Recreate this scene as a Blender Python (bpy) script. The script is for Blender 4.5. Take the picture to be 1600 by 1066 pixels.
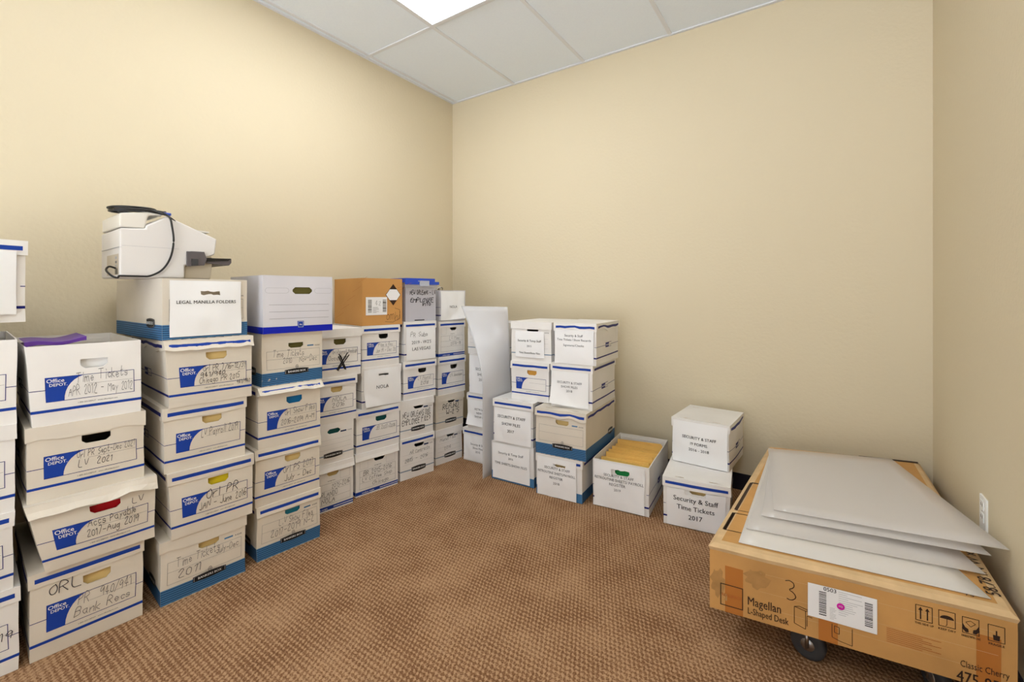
import bpy, bmesh, math, random
from mathutils import Vector, noise
for o in list(bpy.data.objects): bpy.data.objects.remove(o, do_unlink=True)
S = bpy.context.scene
COL = S.collection
# ------------------------------------------------------------------ camera, world, lights, exposure
F, CU, HV, CH = 701.0, 800.0, 460.0, 1.20      # focal px, centre column, horizon row, camera height (m)
YAW = math.radians(34.1)
CT, ST = math.cos(YAW), math.sin(YAW)
WL, WR, WB, WF, CEIL = -2.73, 0.49, 3.07, -1.9, 2.93
cam = bpy.data.cameras.new('camera'); camo = bpy.data.objects.new('camera', cam); COL.objects.link(camo)
cam.sensor_width = 36; cam.lens = F/1600*36; cam.shift_y = (HV-533)/1600; cam.clip_start = .02
camo.location = (0, 0, CH); camo.rotation_euler = (math.pi/2, 0, YAW)
S.camera = camo
w = bpy.data.worlds.new('world'); S.world = w; w.use_nodes = True
w.node_tree.nodes['Background'].inputs[0].default_value = (.9, .95, 1, 1)
w.node_tree.nodes['Background'].inputs[1].default_value = 2.4     # unseen world light, added as fill through the front wall opening
_nt = w.node_tree; _g = _nt.nodes.new('ShaderNodeTexCoord'); _s = _nt.nodes.new('ShaderNodeSeparateXYZ'); _m = _nt.nodes.new('ShaderNodeMapRange')
_nt.links.new(_g.outputs['Generated'], _s.inputs[0]); _nt.links.new(_s.outputs[2], _m.inputs[0]); _nt.links.new(_m.outputs[0], _nt.nodes['Background'].inputs[1])
_m.inputs[1].default_value = -.12; _m.inputs[2].default_value = .1; _m.inputs[3].default_value = 7.5; _m.inputs[4].default_value = 1.3   # added glow, stronger from below to brighten the ceiling, dimmer above
LIGHT_POWER = 9.2
S.view_settings.view_transform = 'Standard'; S.view_settings.look = 'None'
S.view_settings.gamma = 1; S.view_settings.use_curve_mapping = False
S.view_settings.exposure = 0.11

def W(X, Z): return (X*CT - Z*ST, X*ST + Z*CT)            # camera ground plane -> room axes
def gp(u, v, z=0.0):                                      # point at height z seen at pixel (camera ground coords)
    Z = (CH-z)*F/(v-HV); return ((u-CU)/F*Z, Z)
def line_hit(P, d, u):
    k = (u-CU)/F
    s = (k*P[1]-P[0])/(d[0]-k*d[1])
    return (P[0]+d[0]*s, P[1]+d[1]*s)

# ------------------------------------------------------------------ materials
def srgb(r, g, b):
    f = lambda c: (c/255/12.92) if c <= 10.3 else ((c/255+.055)/1.055)**2.4
    return (f(r), f(g), f(b), 1)
def mat(name, col, rough=.7, metal=0, spec=.3, noise_amt=0.0, nscale=8, bump=0.0, bscale=60):
    m = bpy.data.materials.new(name); m.use_nodes = True
    nt = m.node_tree; b = nt.nodes['Principled BSDF']
    b.inputs['Base Color'].default_value = col; b.inputs['Roughness'].default_value = rough
    b.inputs['Metallic'].default_value = metal; b.inputs['Specular IOR Level'].default_value = spec
    tc = nt.nodes.new('ShaderNodeTexCoord')
    if noise_amt:
        n = nt.nodes.new('ShaderNodeTexNoise'); n.inputs['Scale'].default_value = nscale; n.inputs['Detail'].default_value = 5
        nt.links.new(tc.outputs['Object'], n.inputs['Vector'])
        r = nt.nodes.new('ShaderNodeValToRGB')
        r.color_ramp.elements[0].position = .3; r.color_ramp.elements[1].position = .7
        lo = tuple(c*(1-noise_amt) for c in col[:3])+(1,); hi = tuple(min(1, c*(1+noise_amt*.5)) for c in col[:3])+(1,)
        r.color_ramp.elements[0].color = lo; r.color_ramp.elements[1].color = hi
        nt.links.new(n.outputs['Fac'], r.inputs['Fac']); nt.links.new(r.outputs['Color'], b.inputs['Base Color'])
    if bump:
        n = nt.nodes.new('ShaderNodeTexNoise'); n.inputs['Scale'].default_value = bscale; n.inputs['Detail'].default_value = 4
        nt.links.new(tc.outputs['Object'], n.inputs['Vector'])
        bp = nt.nodes.new('ShaderNodeBump'); bp.inputs['Strength'].default_value = bump; bp.inputs['Distance'].default_value = .004
        nt.links.new(n.outputs['Fac'], bp.inputs['Height']); nt.links.new(bp.outputs['Normal'], b.inputs['Normal'])
    return m
M = {}
M['white'] = mat('white_board', srgb(236, 233, 230), .6, noise_amt=.05, nscale=5, bump=.25, bscale=14)
M['cream'] = mat('aged_board', srgb(222, 213, 199), .65, noise_amt=.06, nscale=5, bump=.25, bscale=14)
M['tanboard'] = mat('tan_board', srgb(196, 164, 122), .8, noise_amt=.08)
M['gray_white'] = mat('grey_white_board', srgb(214, 212, 218), .6, noise_amt=.03)
M['paper'] = mat('printer_paper', srgb(243, 243, 244), .55, bump=.5, bscale=9)
M['blue'] = mat('blue_ink', srgb(20, 62, 158), .5)
M['navy'] = mat('navy_ink', srgb(18, 26, 112), .5)
M['royal'] = mat('royal_ink', srgb(8, 30, 175), .5)
M['steel'] = mat('steel_blue_ink', srgb(70, 122, 168), .55)
M['steel_dark'] = mat('dark_blue_ink', srgb(20, 48, 92), .55)
M['greyblue'] = mat('grey_blue_ink', srgb(120, 142, 165), .55)
M['grey'] = mat('grey_ink', srgb(110, 108, 112), .6)
M['lgrey'] = mat('light_grey_ink', srgb(172, 172, 176), .6)
M['ink'] = mat('black_ink', srgb(32, 30, 34), .55)
M['pen'] = mat('pen_ink', srgb(54, 52, 60), .55)
M['pencil'] = mat('pencil_ink', srgb(98, 94, 96), .6)
M['print'] = mat('print_ink', srgb(60, 58, 66), .6)
M['black'] = mat('black_print', srgb(22, 22, 24), .5)
M['wink'] = mat('white_ink', srgb(240, 240, 240), .5)
M['red'] = mat('red_folder', srgb(196, 20, 34), .45)
M['yellow'] = mat('yellow_folder', srgb(224, 200, 40), .5)
M['teal'] = mat('teal_folder', srgb(40, 130, 158), .5)
M['dteal'] = mat('dark_teal_folder', srgb(16, 84, 84), .5)
M['blu'] = mat('blue_folder', srgb(14, 108, 170), .5)
M['green'] = mat('green_folder', srgb(26, 142, 72), .5)
M['olive'] = mat('olive_folder', srgb(98, 92, 44), .6)
M['manila'] = mat('manila_folder', srgb(226, 196, 132), .6)
M['orange'] = mat('orange_folder', srgb(226, 168, 74), .6)
M['purple'] = mat('purple_folder', srgb(104, 62, 160), .45)
M['envelope'] = mat('gold_envelope', srgb(252, 204, 112), .6, noise_amt=.08, nscale=14)
M['kraft'] = mat('kraft_board', srgb(206, 152, 88), .75, noise_amt=.1, nscale=3, bump=.2, bscale=30)
M['kraft2'] = mat('kraft_carton', srgb(204, 154, 92), .7, noise_amt=.16, nscale=5, bump=.25, bscale=30)
M['kraft_edge'] = mat('worn_kraft_edge', srgb(216, 184, 140), .8, noise_amt=.1, nscale=20)
M['tape'] = mat('brown_packing_tape', srgb(186, 118, 56), .25, spec=.5)
M['kink'] = mat('dark_brown_ink', srgb(52, 34, 24), .6)
M['kinkl'] = mat('orange_brown_ink', srgb(176, 92, 40), .6)
M['magenta'] = mat('magenta_sticker', srgb(214, 28, 170), .5)
M['dust'] = mat('dusty_smudge', srgb(182, 138, 84), .9, noise_amt=.15, nscale=30)
M['printer'] = mat('printer_plastic', srgb(222, 218, 215), .35, spec=.4)
M['printer2'] = mat('printer_lid_plastic', srgb(226, 221, 212), .35)
M['recess'] = mat('printer_recess_plastic', srgb(196, 184, 164), .5)
M['dkgrey'] = mat('dark_grey_plastic', srgb(96, 90, 92), .4)
M['blackp'] = mat('black_plastic', srgb(18, 18, 20), .35, spec=.5)
M['rubber'] = mat('grey_rubber', srgb(62, 62, 64), .6)
M['metal'] = mat('zinc_metal', srgb(170, 170, 172), .35, metal=1)
M['wood'] = mat('dolly_wood', srgb(120, 88, 58), .7, noise_amt=.2)
M['basebd'] = mat('dark_vinyl_base', srgb(34, 32, 44), .4)
M['outlet'] = mat('outlet_plastic', srgb(240, 240, 238), .35)
M['bluelid'] = mat('blue_tote_plastic', srgb(40, 78, 190), .3, spec=.5)
M['latch'] = mat('grey_latch_plastic', srgb(190, 194, 206), .35)
M['tbar'] = mat('ceiling_tbar', srgb(226, 229, 236), .5)
def clear_mat(name, col, transp, rough=.3, gloss=.1):
    m = bpy.data.materials.new(name); m.use_nodes = True; nt = m.node_tree; nt.nodes.clear()
    out = nt.nodes.new('ShaderNodeOutputMaterial')
    d = nt.nodes.new('ShaderNodeBsdfDiffuse'); d.inputs[0].default_value = col
    t = nt.nodes.new('ShaderNodeBsdfTranslucent'); t.inputs[0].default_value = col
    tr = nt.nodes.new('ShaderNodeBsdfTransparent')
    g = nt.nodes.new('ShaderNodeBsdfGlossy'); g.inputs['Roughness'].default_value = rough
    a = nt.nodes.new('ShaderNodeMixShader'); a.inputs[0].default_value = .2
    b = nt.nodes.new('ShaderNodeMixShader'); b.inputs[0].default_value = transp
    c = nt.nodes.new('ShaderNodeMixShader'); c.inputs[0].default_value = gloss
    L = nt.links.new
    L(d.outputs[0], a.inputs[1]); L(t.outputs[0], a.inputs[2]); L(a.outputs[0], b.inputs[1]); L(tr.outputs[0], b.inputs[2])
    L(b.outputs[0], c.inputs[1]); L(g.outputs[0], c.inputs[2]); L(c.outputs[0], out.inputs[0])
    return m
M['lens'] = clear_mat('acrylic_lens', (.97, .93, .90, 1), .46, .12, .05)
M['lens_back'] = clear_mat('hazy_acrylic', (.84, .84, .86, 1), .30, .25, .04)
M['lens_base'] = clear_mat('milky_acrylic', (.92, .88, .83, 1), .10, .2, .04)
M['tote'] = clear_mat('frosted_tote', (.74, .73, .80, 1), .25, .25, .06)

def wall_mat(name, col):
    m = mat(name, col, .65, spec=.25)
    nt = m.node_tree; b = nt.nodes['Principled BSDF']; tc = nt.nodes.new('ShaderNodeTexCoord')
    n = nt.nodes.new('ShaderNodeTexNoise'); n.inputs['Scale'].default_value = 55; n.inputs['Detail'].default_value = 2.5; n.inputs['Roughness'].default_value = .45
    nt.links.new(tc.outputs['Object'], n.inputs['Vector'])
    bp = nt.nodes.new('ShaderNodeBump'); bp.inputs['Strength'].default_value = .35; bp.inputs['Distance'].default_value = .004
    nt.links.new(n.outputs['Fac'], bp.inputs['Height']); nt.links.new(bp.outputs['Normal'], b.inputs['Normal'])
    return m
M['wall'] = wall_mat('yellow_orange_peel_paint', srgb(219, 206, 178))
M['ceil'] = mat('ceiling_tile', srgb(236, 244, 255), .9, noise_amt=.02, nscale=120, bump=.3, bscale=220)
def carpet():
    m = bpy.data.materials.new('brown_loop_carpet'); m.use_nodes = True; nt = m.node_tree; b = nt.nodes['Principled BSDF']
    b.inputs['Roughness'].default_value = .95; b.inputs['Specular IOR Level'].default_value = .05
    L = nt.links.new; N = nt.nodes.new
    tc = N('ShaderNodeTexCoord'); sep = N('ShaderNodeSeparateXYZ'); 
    nw = N('ShaderNodeTexNoise'); nw.inputs['Scale'].default_value = 60
    L(tc.outputs['Object'], nw.inputs['Vector'])
    vm = N('ShaderNodeVectorMath'); vm.operation = 'MULTIPLY_ADD'; vm.inputs[1].default_value = (.012,)*3
    L(nw.outputs['Color'], vm.inputs[0]); L(tc.outputs['Object'], vm.inputs[2]); L(vm.outputs[0], sep.inputs[0])
    def sine(sock, per, shift=None):
        a = N('ShaderNodeMath'); a.operation = 'MULTIPLY'; a.inputs[1].default_value = 2*math.pi/per; L(sock, a.inputs[0])
        s = N('ShaderNodeMath'); s.operation = 'SINE'
        if shift:
            ad = N('ShaderNodeMath'); ad.operation = 'ADD'; L(a.outputs[0], ad.inputs[0]); L(shift, ad.inputs[1]); L(ad.outputs[0], s.inputs[0])
        else: L(a.outputs[0], s.inputs[0])
        return s.outputs[0]
    sy = sine(sep.outputs[1], .018)
    rs = N('ShaderNodeMath'); rs.operation = 'MULTIPLY'; rs.inputs[1].default_value = 2*math.pi/.036; L(sep.outputs[1], rs.inputs[0])
    sx = sine(sep.outputs[0], .016, rs.outputs[0])
    mu = N('ShaderNodeMath'); mu.operation = 'ADD'; L(sy, mu.inputs[0]); L(sx, mu.inputs[1])
    mr = N('ShaderNodeMapRange'); mr.inputs[1].default_value = -.7; mr.inputs[2].default_value = 1.8; L(mu.outputs[0], mr.inputs[0])
    n2 = N('ShaderNodeTexNoise'); n2.inputs['Scale'].default_value = 190; n2.inputs['Detail'].default_value = 3; L(tc.outputs['Object'], n2.inputs['Vector'])
    n3 = N('ShaderNodeTexNoise'); n3.inputs['Scale'].default_value = 5; n3.inputs['Detail'].default_value = 4; L(tc.outputs['Object'], n3.inputs['Vector'])
    ad = N('ShaderNodeMath'); ad.operation = 'MULTIPLY_ADD'; ad.inputs[1].default_value = 1.0; L(n2.outputs['Fac'], ad.inputs[0])
    s2 = N('ShaderNodeMath'); s2.operation = 'MULTIPLY'; s2.inputs[1].default_value = .36; L(mr.outputs[0], s2.inputs[0]); L(s2.outputs[0], ad.inputs[2])
    a3 = N('ShaderNodeMath'); a3.operation = 'MULTIPLY_ADD'; a3.inputs[1].default_value = .45; L(n3.outputs['Fac'], a3.inputs[0]); L(ad.outputs[0], a3.inputs[2])
    r = N('ShaderNodeValToRGB'); e = r.color_ramp.elements
    e[0].position = .35; e[0].color = srgb(84, 56, 36); e[1].position = 1.25 if False else 1.0; e[1].color = srgb(182, 146, 112)
    x = r.color_ramp.elements.new(.72); x.color = srgb(128, 92, 64)
    L(a3.outputs[0], r.inputs['Fac']); L(r.outputs['Color'], b.inputs['Base Color'])
    bp = N('ShaderNodeBump'); bp.inputs['Strength'].default_value = .6; bp.inputs['Distance'].default_value = .004
    L(ad.outputs[0], bp.inputs['Height']); L(bp.outputs['Normal'], b.inputs['Normal'])
    return m
M['carpet'] = carpet()
def emit(name, col, st):
    m = bpy.data.materials.new(name); m.use_nodes = True; nt = m.node_tree; b = nt.nodes['Principled BSDF']
    b.inputs['Emission Color'].default_value = col; b.inputs['Emission Strength'].default_value = st
    b.inputs['Base Color'].default_value = (.9, .9, .9, 1)
    return m
M['lamp'] = emit('lit_diffuser', (.93, .965, 1, 1), LIGHT_POWER)

# ------------------------------------------------------------------ mesh helpers
class MB:
    def __init__(s): s.v = []; s.f = []; s.m = []; s.names = []; s.smooth = []
    def mi(s, name):
        if name not in s.names: s.names.append(name)
        return s.names.index(name)
    def face(s, pts, m, smooth=False):
        i = len(s.v); s.v += [tuple(p) for p in pts]; s.f.append(tuple(range(i, i+len(pts)))); s.m.append(s.mi(m)); s.smooth.append(smooth)
    def grid(s, fn, nu, nv, m, skip=None, smooth=False):          # fn(i,j)->pt ; shared vertices
        i0 = len(s.v)
        for j in range(nv+1):
            for i in range(nu+1): s.v.append(tuple(fn(i, j)))
        k = s.mi(m)
        for j in range(nv):
            for i in range(nu):
                if skip and skip(i, j): continue
                a = i0+j*(nu+1)+i
                s.f.append((a, a+1, a+nu+2, a+nu+1)); s.m.append(k); s.smooth.append(smooth)
    def slab(s, x0, x1, y0, y1, z0, z1, m, n=.04, ms=None):
        nx = max(1, min(12, round((x1-x0)/n))); ny = max(1, min(14, round((y1-y0)/n))); nz = max(1, min(9, round((z1-z0)/n)))
        X = lambda i: x0+(x1-x0)*i/nx
        Y = lambda i: y0+(y1-y0)*i/ny
        Zz = lambda i: z0+(z1-z0)*i/nz
        g = lambda k: (ms or {}).get(k, m)
        s.grid(lambda i, j: (X(i), y0, Zz(j)), nx, nz, g('f')); s.grid(lambda i, j: (X(nx-i), y1, Zz(j)), nx, nz, g('k'))
        s.grid(lambda i, j: (x0, Y(ny-i), Zz(j)), ny, nz, g('l')); s.grid(lambda i, j: (x1, Y(i), Zz(j)), ny, nz, g('r'))
        s.grid(lambda i, j: (X(i), Y(j), z1), nx, ny, g('t')); s.grid(lambda i, j: (X(i), Y(ny-j), z0), nx, ny, g('b'))
    def prism(s, prof, y0, y1, m):                                 # profile in (x,z), extruded along y
        n = len(prof)
        s.face([(p[0], y0, p[1]) for p in prof], m); s.face([(p[0], y1, p[1]) for p in reversed(prof)], m)
        for i in range(n):
            a, b = prof[i], prof[(i+1) % n]
            s.face([(b[0], y0, b[1]), (a[0], y0, a[1]), (a[0], y1, a[1]), (b[0], y1, b[1])], m)
    def tube(s, pts, r, m, seg=8):
        pts = [Vector(p) for p in pts]; n = len(pts); i0 = len(s.v); k = s.mi(m)
        for q in range(n):
            t = (pts[min(n-1, q+1)]-pts[max(0, q-1)]).normalized()
            a = t.cross(Vector((0, 0, 1)));
            if a.length < .05: a = t.cross(Vector((1, 0, 0)))
            a.normalize(); b = t.cross(a)
            for h in range(seg):
                an = 2*math.pi*h/seg; s.v.append(tuple(pts[q]+a*math.cos(an)*r+b*math.sin(an)*r))
        for q in range(n-1):
            for h in range(seg):
                a = i0+q*seg+h; b = i0+q*seg+(h+1) % seg
                s.f.append((a, b, b+seg, a+seg)); s.m.append(k); s.smooth.append(True)
        s.f.append(tuple(i0+h for h in range(seg))[::-1]); s.m.append(k); s.smooth.append(False)
        s.f.append(tuple(i0+(n-1)*seg+h for h in range(seg))); s.m.append(k); s.smooth.append(False)
    def lathe(s, prof, c, axis, m, seg=24):                        # prof (r,h) around axis through c
        ax = Vector(axis).normalized(); a = ax.cross(Vector((0, 0, 1)))
        if a.length < .1: a = Vector((1, 0, 0))
        a.normalize(); b = ax.cross(a); c = Vector(c)
        s.grid(lambda i, j: tuple(c+ax*prof[j][1]+(a*math.cos(2*math.pi*i/seg)+b*math.sin(2*math.pi*i/seg))*prof[j][0]), seg, len(prof)-1, m, smooth=True)
    def build(s, name, parent=None, off=(0, 0, 0), deform=None):
        me = bpy.data.meshes.new(name)
        vs = [deform(Vector(p)) if deform else Vector(p) for p in s.v]
        vs = [(p[0]-off[0], p[1]-off[1], p[2]-off[2]) for p in vs]
        me.from_pydata(vs, [], s.f)
        for nme in s.names: me.materials.append(M[nme])
        me.polygons.foreach_set('material_index', s.m); me.polygons.foreach_set('use_smooth', s.smooth)
        me.update()
        o = bpy.data.objects.new(name, me); COL.objects.link(o)
        if parent: o.parent = parent
        return o
def tag(o, label=None, cat=None, group=None, kind=None):
    if label: o['label'] = label
    if cat: o['category'] = cat
    if group: o['group'] = group
    if kind: o['kind'] = kind
    return o
def thing(name, label, cat, loc=(0, 0, 0), rz=0, group=None):
    o = bpy.data.objects.new(name, None); COL.objects.link(o); o.empty_display_size = .1
    o.location = loc; o.rotation_euler = (0, 0, rz); return tag(o, label, cat, group)
def struct(name, mb): return tag(mb.build(name), kind='structure')

# ------------------------------------------------------------------ text
_tc = {}
def text2d(s, bold=0.0):
    key = (s, bold)
    if key in _tc: return _tc[key]
    cu = bpy.data.curves.new('t', 'FONT'); cu.body = s; cu.size = 1; cu.offset = bold; cu.resolution_u = 2
    o = bpy.data.objects.new('t', cu); COL.objects.link(o)
    dg = bpy.context.evaluated_depsgraph_get(); me = bpy.data.meshes.new_from_object(o.evaluated_get(dg))
    vs = [(v.co.x, v.co.y) for v in me.vertices]; fs = [tuple(p.vertices) for p in me.polygons]
    bpy.data.objects.remove(o, do_unlink=True); bpy.data.meshes.remove(me); bpy.data.curves.remove(cu)
    if not vs: vs = [(0, 0)]
    x0 = min(v[0] for v in vs); x1 = max(v[0] for v in vs)
    _tc[key] = ([(v[0]-x0, v[1]) for v in vs], fs, x1-x0)
    return _tc[key]
G = {'A': '023962/1555', 'B': '0209495746 06/0646544302', 'C': '58392806133253', 'D': '02093957543202', 'E': '59090252/0646', 'F': '590902/0646',
 'G': '5839280613325355/3555', 'H': '0902/5952/0656', 'I': '3932', 'J': '4943321303', 'K': '0902/590552', 'L': '090252', 'M': '0209356962',
 'N': '02095259', 'O': '391806133253564839', 'P': '020939574605', 'Q': '391806133253564839/3451', 'R': '020939574605/2552', 'S': '583928071645543213',
 'T': '0969/3932', 'U': '090322425359', 'V': '093259', 'W': '0912365269', 'X': '0952/5902', 'Y': '0935/593532', 'Z': '09590252',
 'a': '462605133244/464352', 'b': '0902/05264644422203', 'c': '4526051 32243', 'd': '4942/452605133243', 'e': '0444351604132243', 'f': '48392822/0646',
 'g': '452604132344/4641301001', 'h': '0902/0426364542', 'i': '2622/2728', 'j': '36312011/3738', 'k': '0902/460442', 'l': '1912',
 'm': '0602/05162632/25465662', 'n': '0602/0426364542', 'o': '26050322434526', 'p': '0600/052645432203', 'r': '0602/042646', 's': '4526051444432203',
 't': '19132243/0636', 'u': '0603224346/4642', 'v': '062246', 'w': '0612254266', 'x': '0642/4602', 'y': '0624/462410', 'z': '06460242',
 '0': '2807031322434728', '1': '072922', '2': '072948360252', '3': '082948362645432203', '4': '390454/3932', '5': '4909063645432203',
 '6': '482905032243452504', '7': '094912', '8': '260729472604224426', '9': '472907052547/4742', '-': '0545', '/': '0149', '&': '52172938042244',
 "'": '3937', '.': '2223', ',': '2321'}
def handwriting(s, size, rng, width=.0016):
    """list of quads in 2d plus total length"""
    quads = []; cx = 0
    sc = size/7.0
    for ch in s:
        if ch == ' ': cx += 4.5*sc; continue
        g = G.get(ch)
        if not g: continue
        jx, jy, js, sk = rng.uniform(-.3, .3), rng.uniform(-.5, .5), rng.uniform(.9, 1.12), rng.uniform(.05, .25)
        wmax = 0
        for st in g.replace(' ', '').split('/'):
            P = [(int(st[i])*.85, int(st[i+1])-2) for i in range(0, len(st)-1, 2)]
            wmax = max(wmax, max(p[0] for p in P))
            P = [((x+rng.uniform(-.18, .18))*js+sk*y, (y+rng.uniform(-.18, .18))*js+jy) for x, y in P]
            if len(P) > 2:
                for _ in range(2):
                    Q = [P[0]]
                    for a, b in zip(P, P[1:]):
                        Q.append((a[0]*.75+b[0]*.25, a[1]*.75+b[1]*.25)); Q.append((a[0]*.25+b[0]*.75, a[1]*.25+b[1]*.75))
                    Q.append(P[-1]); P = Q
            P = [(cx+p[0]*sc, p[1]*sc) for p in P]
            for a, b in zip(P, P[1:]):
                dx, dy = b[0]-a[0], b[1]-a[1]; L = math.hypot(dx, dy)
                if L < 1e-6: continue
                nx, ny = -dy/L*width/2, dx/L*width/2; ex, ey = dx/L*width*.35, dy/L*width*.35
                quads.append([(a[0]-ex+nx, a[1]-ey+ny), (a[0]-ex-nx, a[1]-ey-ny), (b[0]+ex-nx, b[1]+ey-ny), (b[0]+ex+nx, b[1]+ey+ny)])
        cx += (wmax+1.5)*sc*js
    return quads, cx
class Face2:
    """prints on a face of a box: maps 2d (a along, b up) to 3d with a small lift"""
    def __init__(s, mb, fn): s.mb = mb; s.fn = fn; s.lay = 1
    def up(s): s.lay += 1
    def poly(s, pts, m): s.mb.face([s.fn(a, b, .0005*s.lay) for a, b in pts], m)
    def rect(s, a0, b0, a1, b1, m, n=.03):
        k = max(1, int(abs(a1-a0)/n)); q = max(1, int(abs(b1-b0)/n))
        s.mb.grid(lambda i, j: s.fn(a0+(a1-a0)*i/k, b0+(b1-b0)*j/q, .0005*s.lay), k, q, m)
    def outline(s, a0, b0, a1, b1, t, m):
        s.rect(a0, b0, a1, b0+t, m); s.rect(a0, b1-t, a1, b1, m); s.rect(a0, b0+t, a0+t, b1-t, m); s.rect(a1-t, b0+t, a1, b1-t, m)
    def path(s, P, t, m):
        for a, b in zip(P, P[1:]):
            dx, dy = b[0]-a[0], b[1]-a[1]; L = math.hypot(dx, dy) or 1; nx, ny = -dy/L*t/2, dx/L*t/2
            s.poly([(a[0]+nx, a[1]+ny), (a[0]-nx, a[1]-ny), (b[0]-nx, b[1]-ny), (b[0]+nx, b[1]+ny)], m)
    def text(s, t, a, b, size, m, bold=0.0, center=True, ang=0.0, maxw=None):
        if bold > .001:                                # heavier stroke: a second strike set off by a hair
            s.lay += .3; s.text(t, a+min(.02, bold*3)*size, b+bold*size*.5, size, m, 0.0, center, ang, maxw); s.lay -= .3
        vs, fs, wd = text2d(t, 0.0)
        sz = size; sx = size
        if maxw and wd*size > maxw: sx = maxw/wd
        ox = -wd*sx/2 if center else 0
        c, sn = math.cos(ang), math.sin(ang)
        i0 = len(s.mb.v); k = s.mb.mi(m)
        for x, y in vs:
            X, Y = x*sx+ox, y*sz
            s.mb.v.append(tuple(s.fn(a+X*c-Y*sn, b+X*sn+Y*c, .0005*(s.lay+1))))
        for f in fs: s.mb.f.append(tuple(i0+q for q in f)); s.mb.m.append(k); s.mb.smooth.append(False)
    def hand(s, t, a, b, size, m, rng, width=.0016, maxw=None, slope=0.0):
        q, L = handwriting(t, size, rng, width)
        kx = min(1, maxw/L) if maxw and L else 1
        for Q in q: s.mb.face([s.fn(a+x*kx, b+y+slope*x, .0005*(s.lay+1)) for x, y in Q], m)

# ------------------------------------------------------------------ file boxes
BLK = 'black'
def hole_front(mb, w, h, t, m, hole, step=.03):
    """front wall x 0..w, z 0..h, y 0..t with a handle hole (x0,x1,z0,z1,cutx_top,cutx_bottom,cutz)"""
    def lin(a, b):
        n = max(1, round((b-a)/step)); return [a+(b-a)*i/n for i in range(n)]
    if not hole:
        mb.slab(0, w, 0, t, 0, h, m); return
    x0, x1, z0, z1, ct, cb, cz = hole
    cc = max(ct, cb)
    xs = lin(0, x0)+[x0, x0+cc]+lin(x0+cc, x1-cc)[1:]+[x1-cc, x1]+lin(x1, w)[1:]+[w]
    zs = lin(0, z0)+[z0, z0+cz, z1-cz, z1]+lin(z1, h)[1:]+[h]
    ix0, ix1, ix2, ix3 = xs.index(x0), xs.index(x0+cc), xs.index(x1-cc), xs.index(x1)
    iz0, iz1, iz2, iz3 = zs.index(z0), zs.index(z0+cz), zs.index(z1-cz), zs.index(z1)
    for y, flip in ((0, 0), (t, 1)):
        for j in range(len(zs)-1):
            for i in range(len(xs)-1):
                P = [(xs[i], y, zs[j]), (xs[i+1], y, zs[j]), (xs[i+1], y, zs[j+1]), (xs[i], y, zs[j+1])]
                if ix0 <= i < ix3 and iz0 <= j < iz3:
                    if j == iz0 and cb > 0 and i == ix0: P = [P[0], P[1], P[3]]
                    elif j == iz0 and cb > 0 and i == ix3-1: P = [P[0], P[1], P[2]]
                    elif j == iz3-1 and ct > 0 and i == ix0: P = [P[0], P[2], P[3]]
                    elif j == iz3-1 and ct > 0 and i == ix3-1: P = [P[1], P[2], P[3]]
                    else: continue
                mb.face(P[::-1] if flip else P, m)
    ring = [(x0, z1-cz), (x0, z0+cz)] if cb > 0 else [(x0, z1-cz), (x0, z0)]
    if cb > 0: ring += [(x0+cc, z0), (x1-cc, z0), (x1, z0+cz)]
    else: ring += [(x1, z0)]
    if ct > 0: ring += [(x1, z1-cz), (x1-cc, z1), (x0+cc, z1)]
    else: ring += [(x1, z1), (x0, z1)]
    for a, b in zip(ring, ring[1:]+ring[:1]):
        mb.face([(a[0], 0, a[1]), (a[0], t, a[1]), (b[0], t, b[1]), (b[0], 0, b[1])], m)
    for a, b in zip(xs, xs[1:]): mb.face([(a, 0, h), (b, 0, h), (b, t, h), (a, t, h)], m); mb.face([(a, t, 0), (b, t, 0), (b, 0, 0), (a, 0, 0)], m)
    for a, b in zip(zs, zs[1:]): mb.face([(0, t, a), (0, 0, a), (0, 0, b), (0, t, b)], m); mb.face([(w, 0, a), (w, t, a), (w, t, b), (w, 0, b)], m)

def office_print(f, w, h, rng):
    T = .0022
    L0, L1, b0, b1 = .13*w, .93*w, .29*h, .60*h
    f.rect(0, .165*h, w, .20*h, 'blue')
    f.rect(0, .44*h, L0, .44*h+T, 'navy'); f.rect(L1, .44*h, w, .44*h+T, 'navy')
    f.outline(L0, b0, L1, b1, .0018, 'navy')
    f.rect(L0+.36*w, .505*h-.1*(b1-b0), L1-.004, .505*h-.1*(b1-b0)+.0007, 'grey')
    xb, xt = L0+.155*w, L0+.37*w                      # concave blue corner
    P = [(L0, b0), (xb, b0)]
    for i in range(1, 9):
        a = i/8*math.pi/2
        P.append((xb+(xt-xb)*(1-math.cos(a)), b0+(b1-b0)*math.sin(a)))
    P.append((L0, b1))
    for i in range(1, 9):
        for q in range(4):
            t0, t1 = q/4, (q+1)/4
            f.poly([(L0+(P[i][0]-L0)*t0, P[i][1]), (L0+(P[i][0]-L0)*t1, P[i][1]), (L0+(P[i+1][0]-L0)*t1, P[i+1][1]), (L0+(P[i+1][0]-L0)*t0, P[i+1][1])], 'blue')
    f.up()
    f.text('Office', L0+.012*w, b1-.045*w-.06*(b1-b0), .062*w, 'wink', .02, center=False)
    f.text('DEPOT.', L0+.035*w, b1-.088*w-.06*(b1-b0), .046*w, 'wink', .018, center=False)
    f.text('1-800-GO-DEPOT · www.officedepot.com', .58*w, .235*h, .021*w, 'ink')
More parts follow.
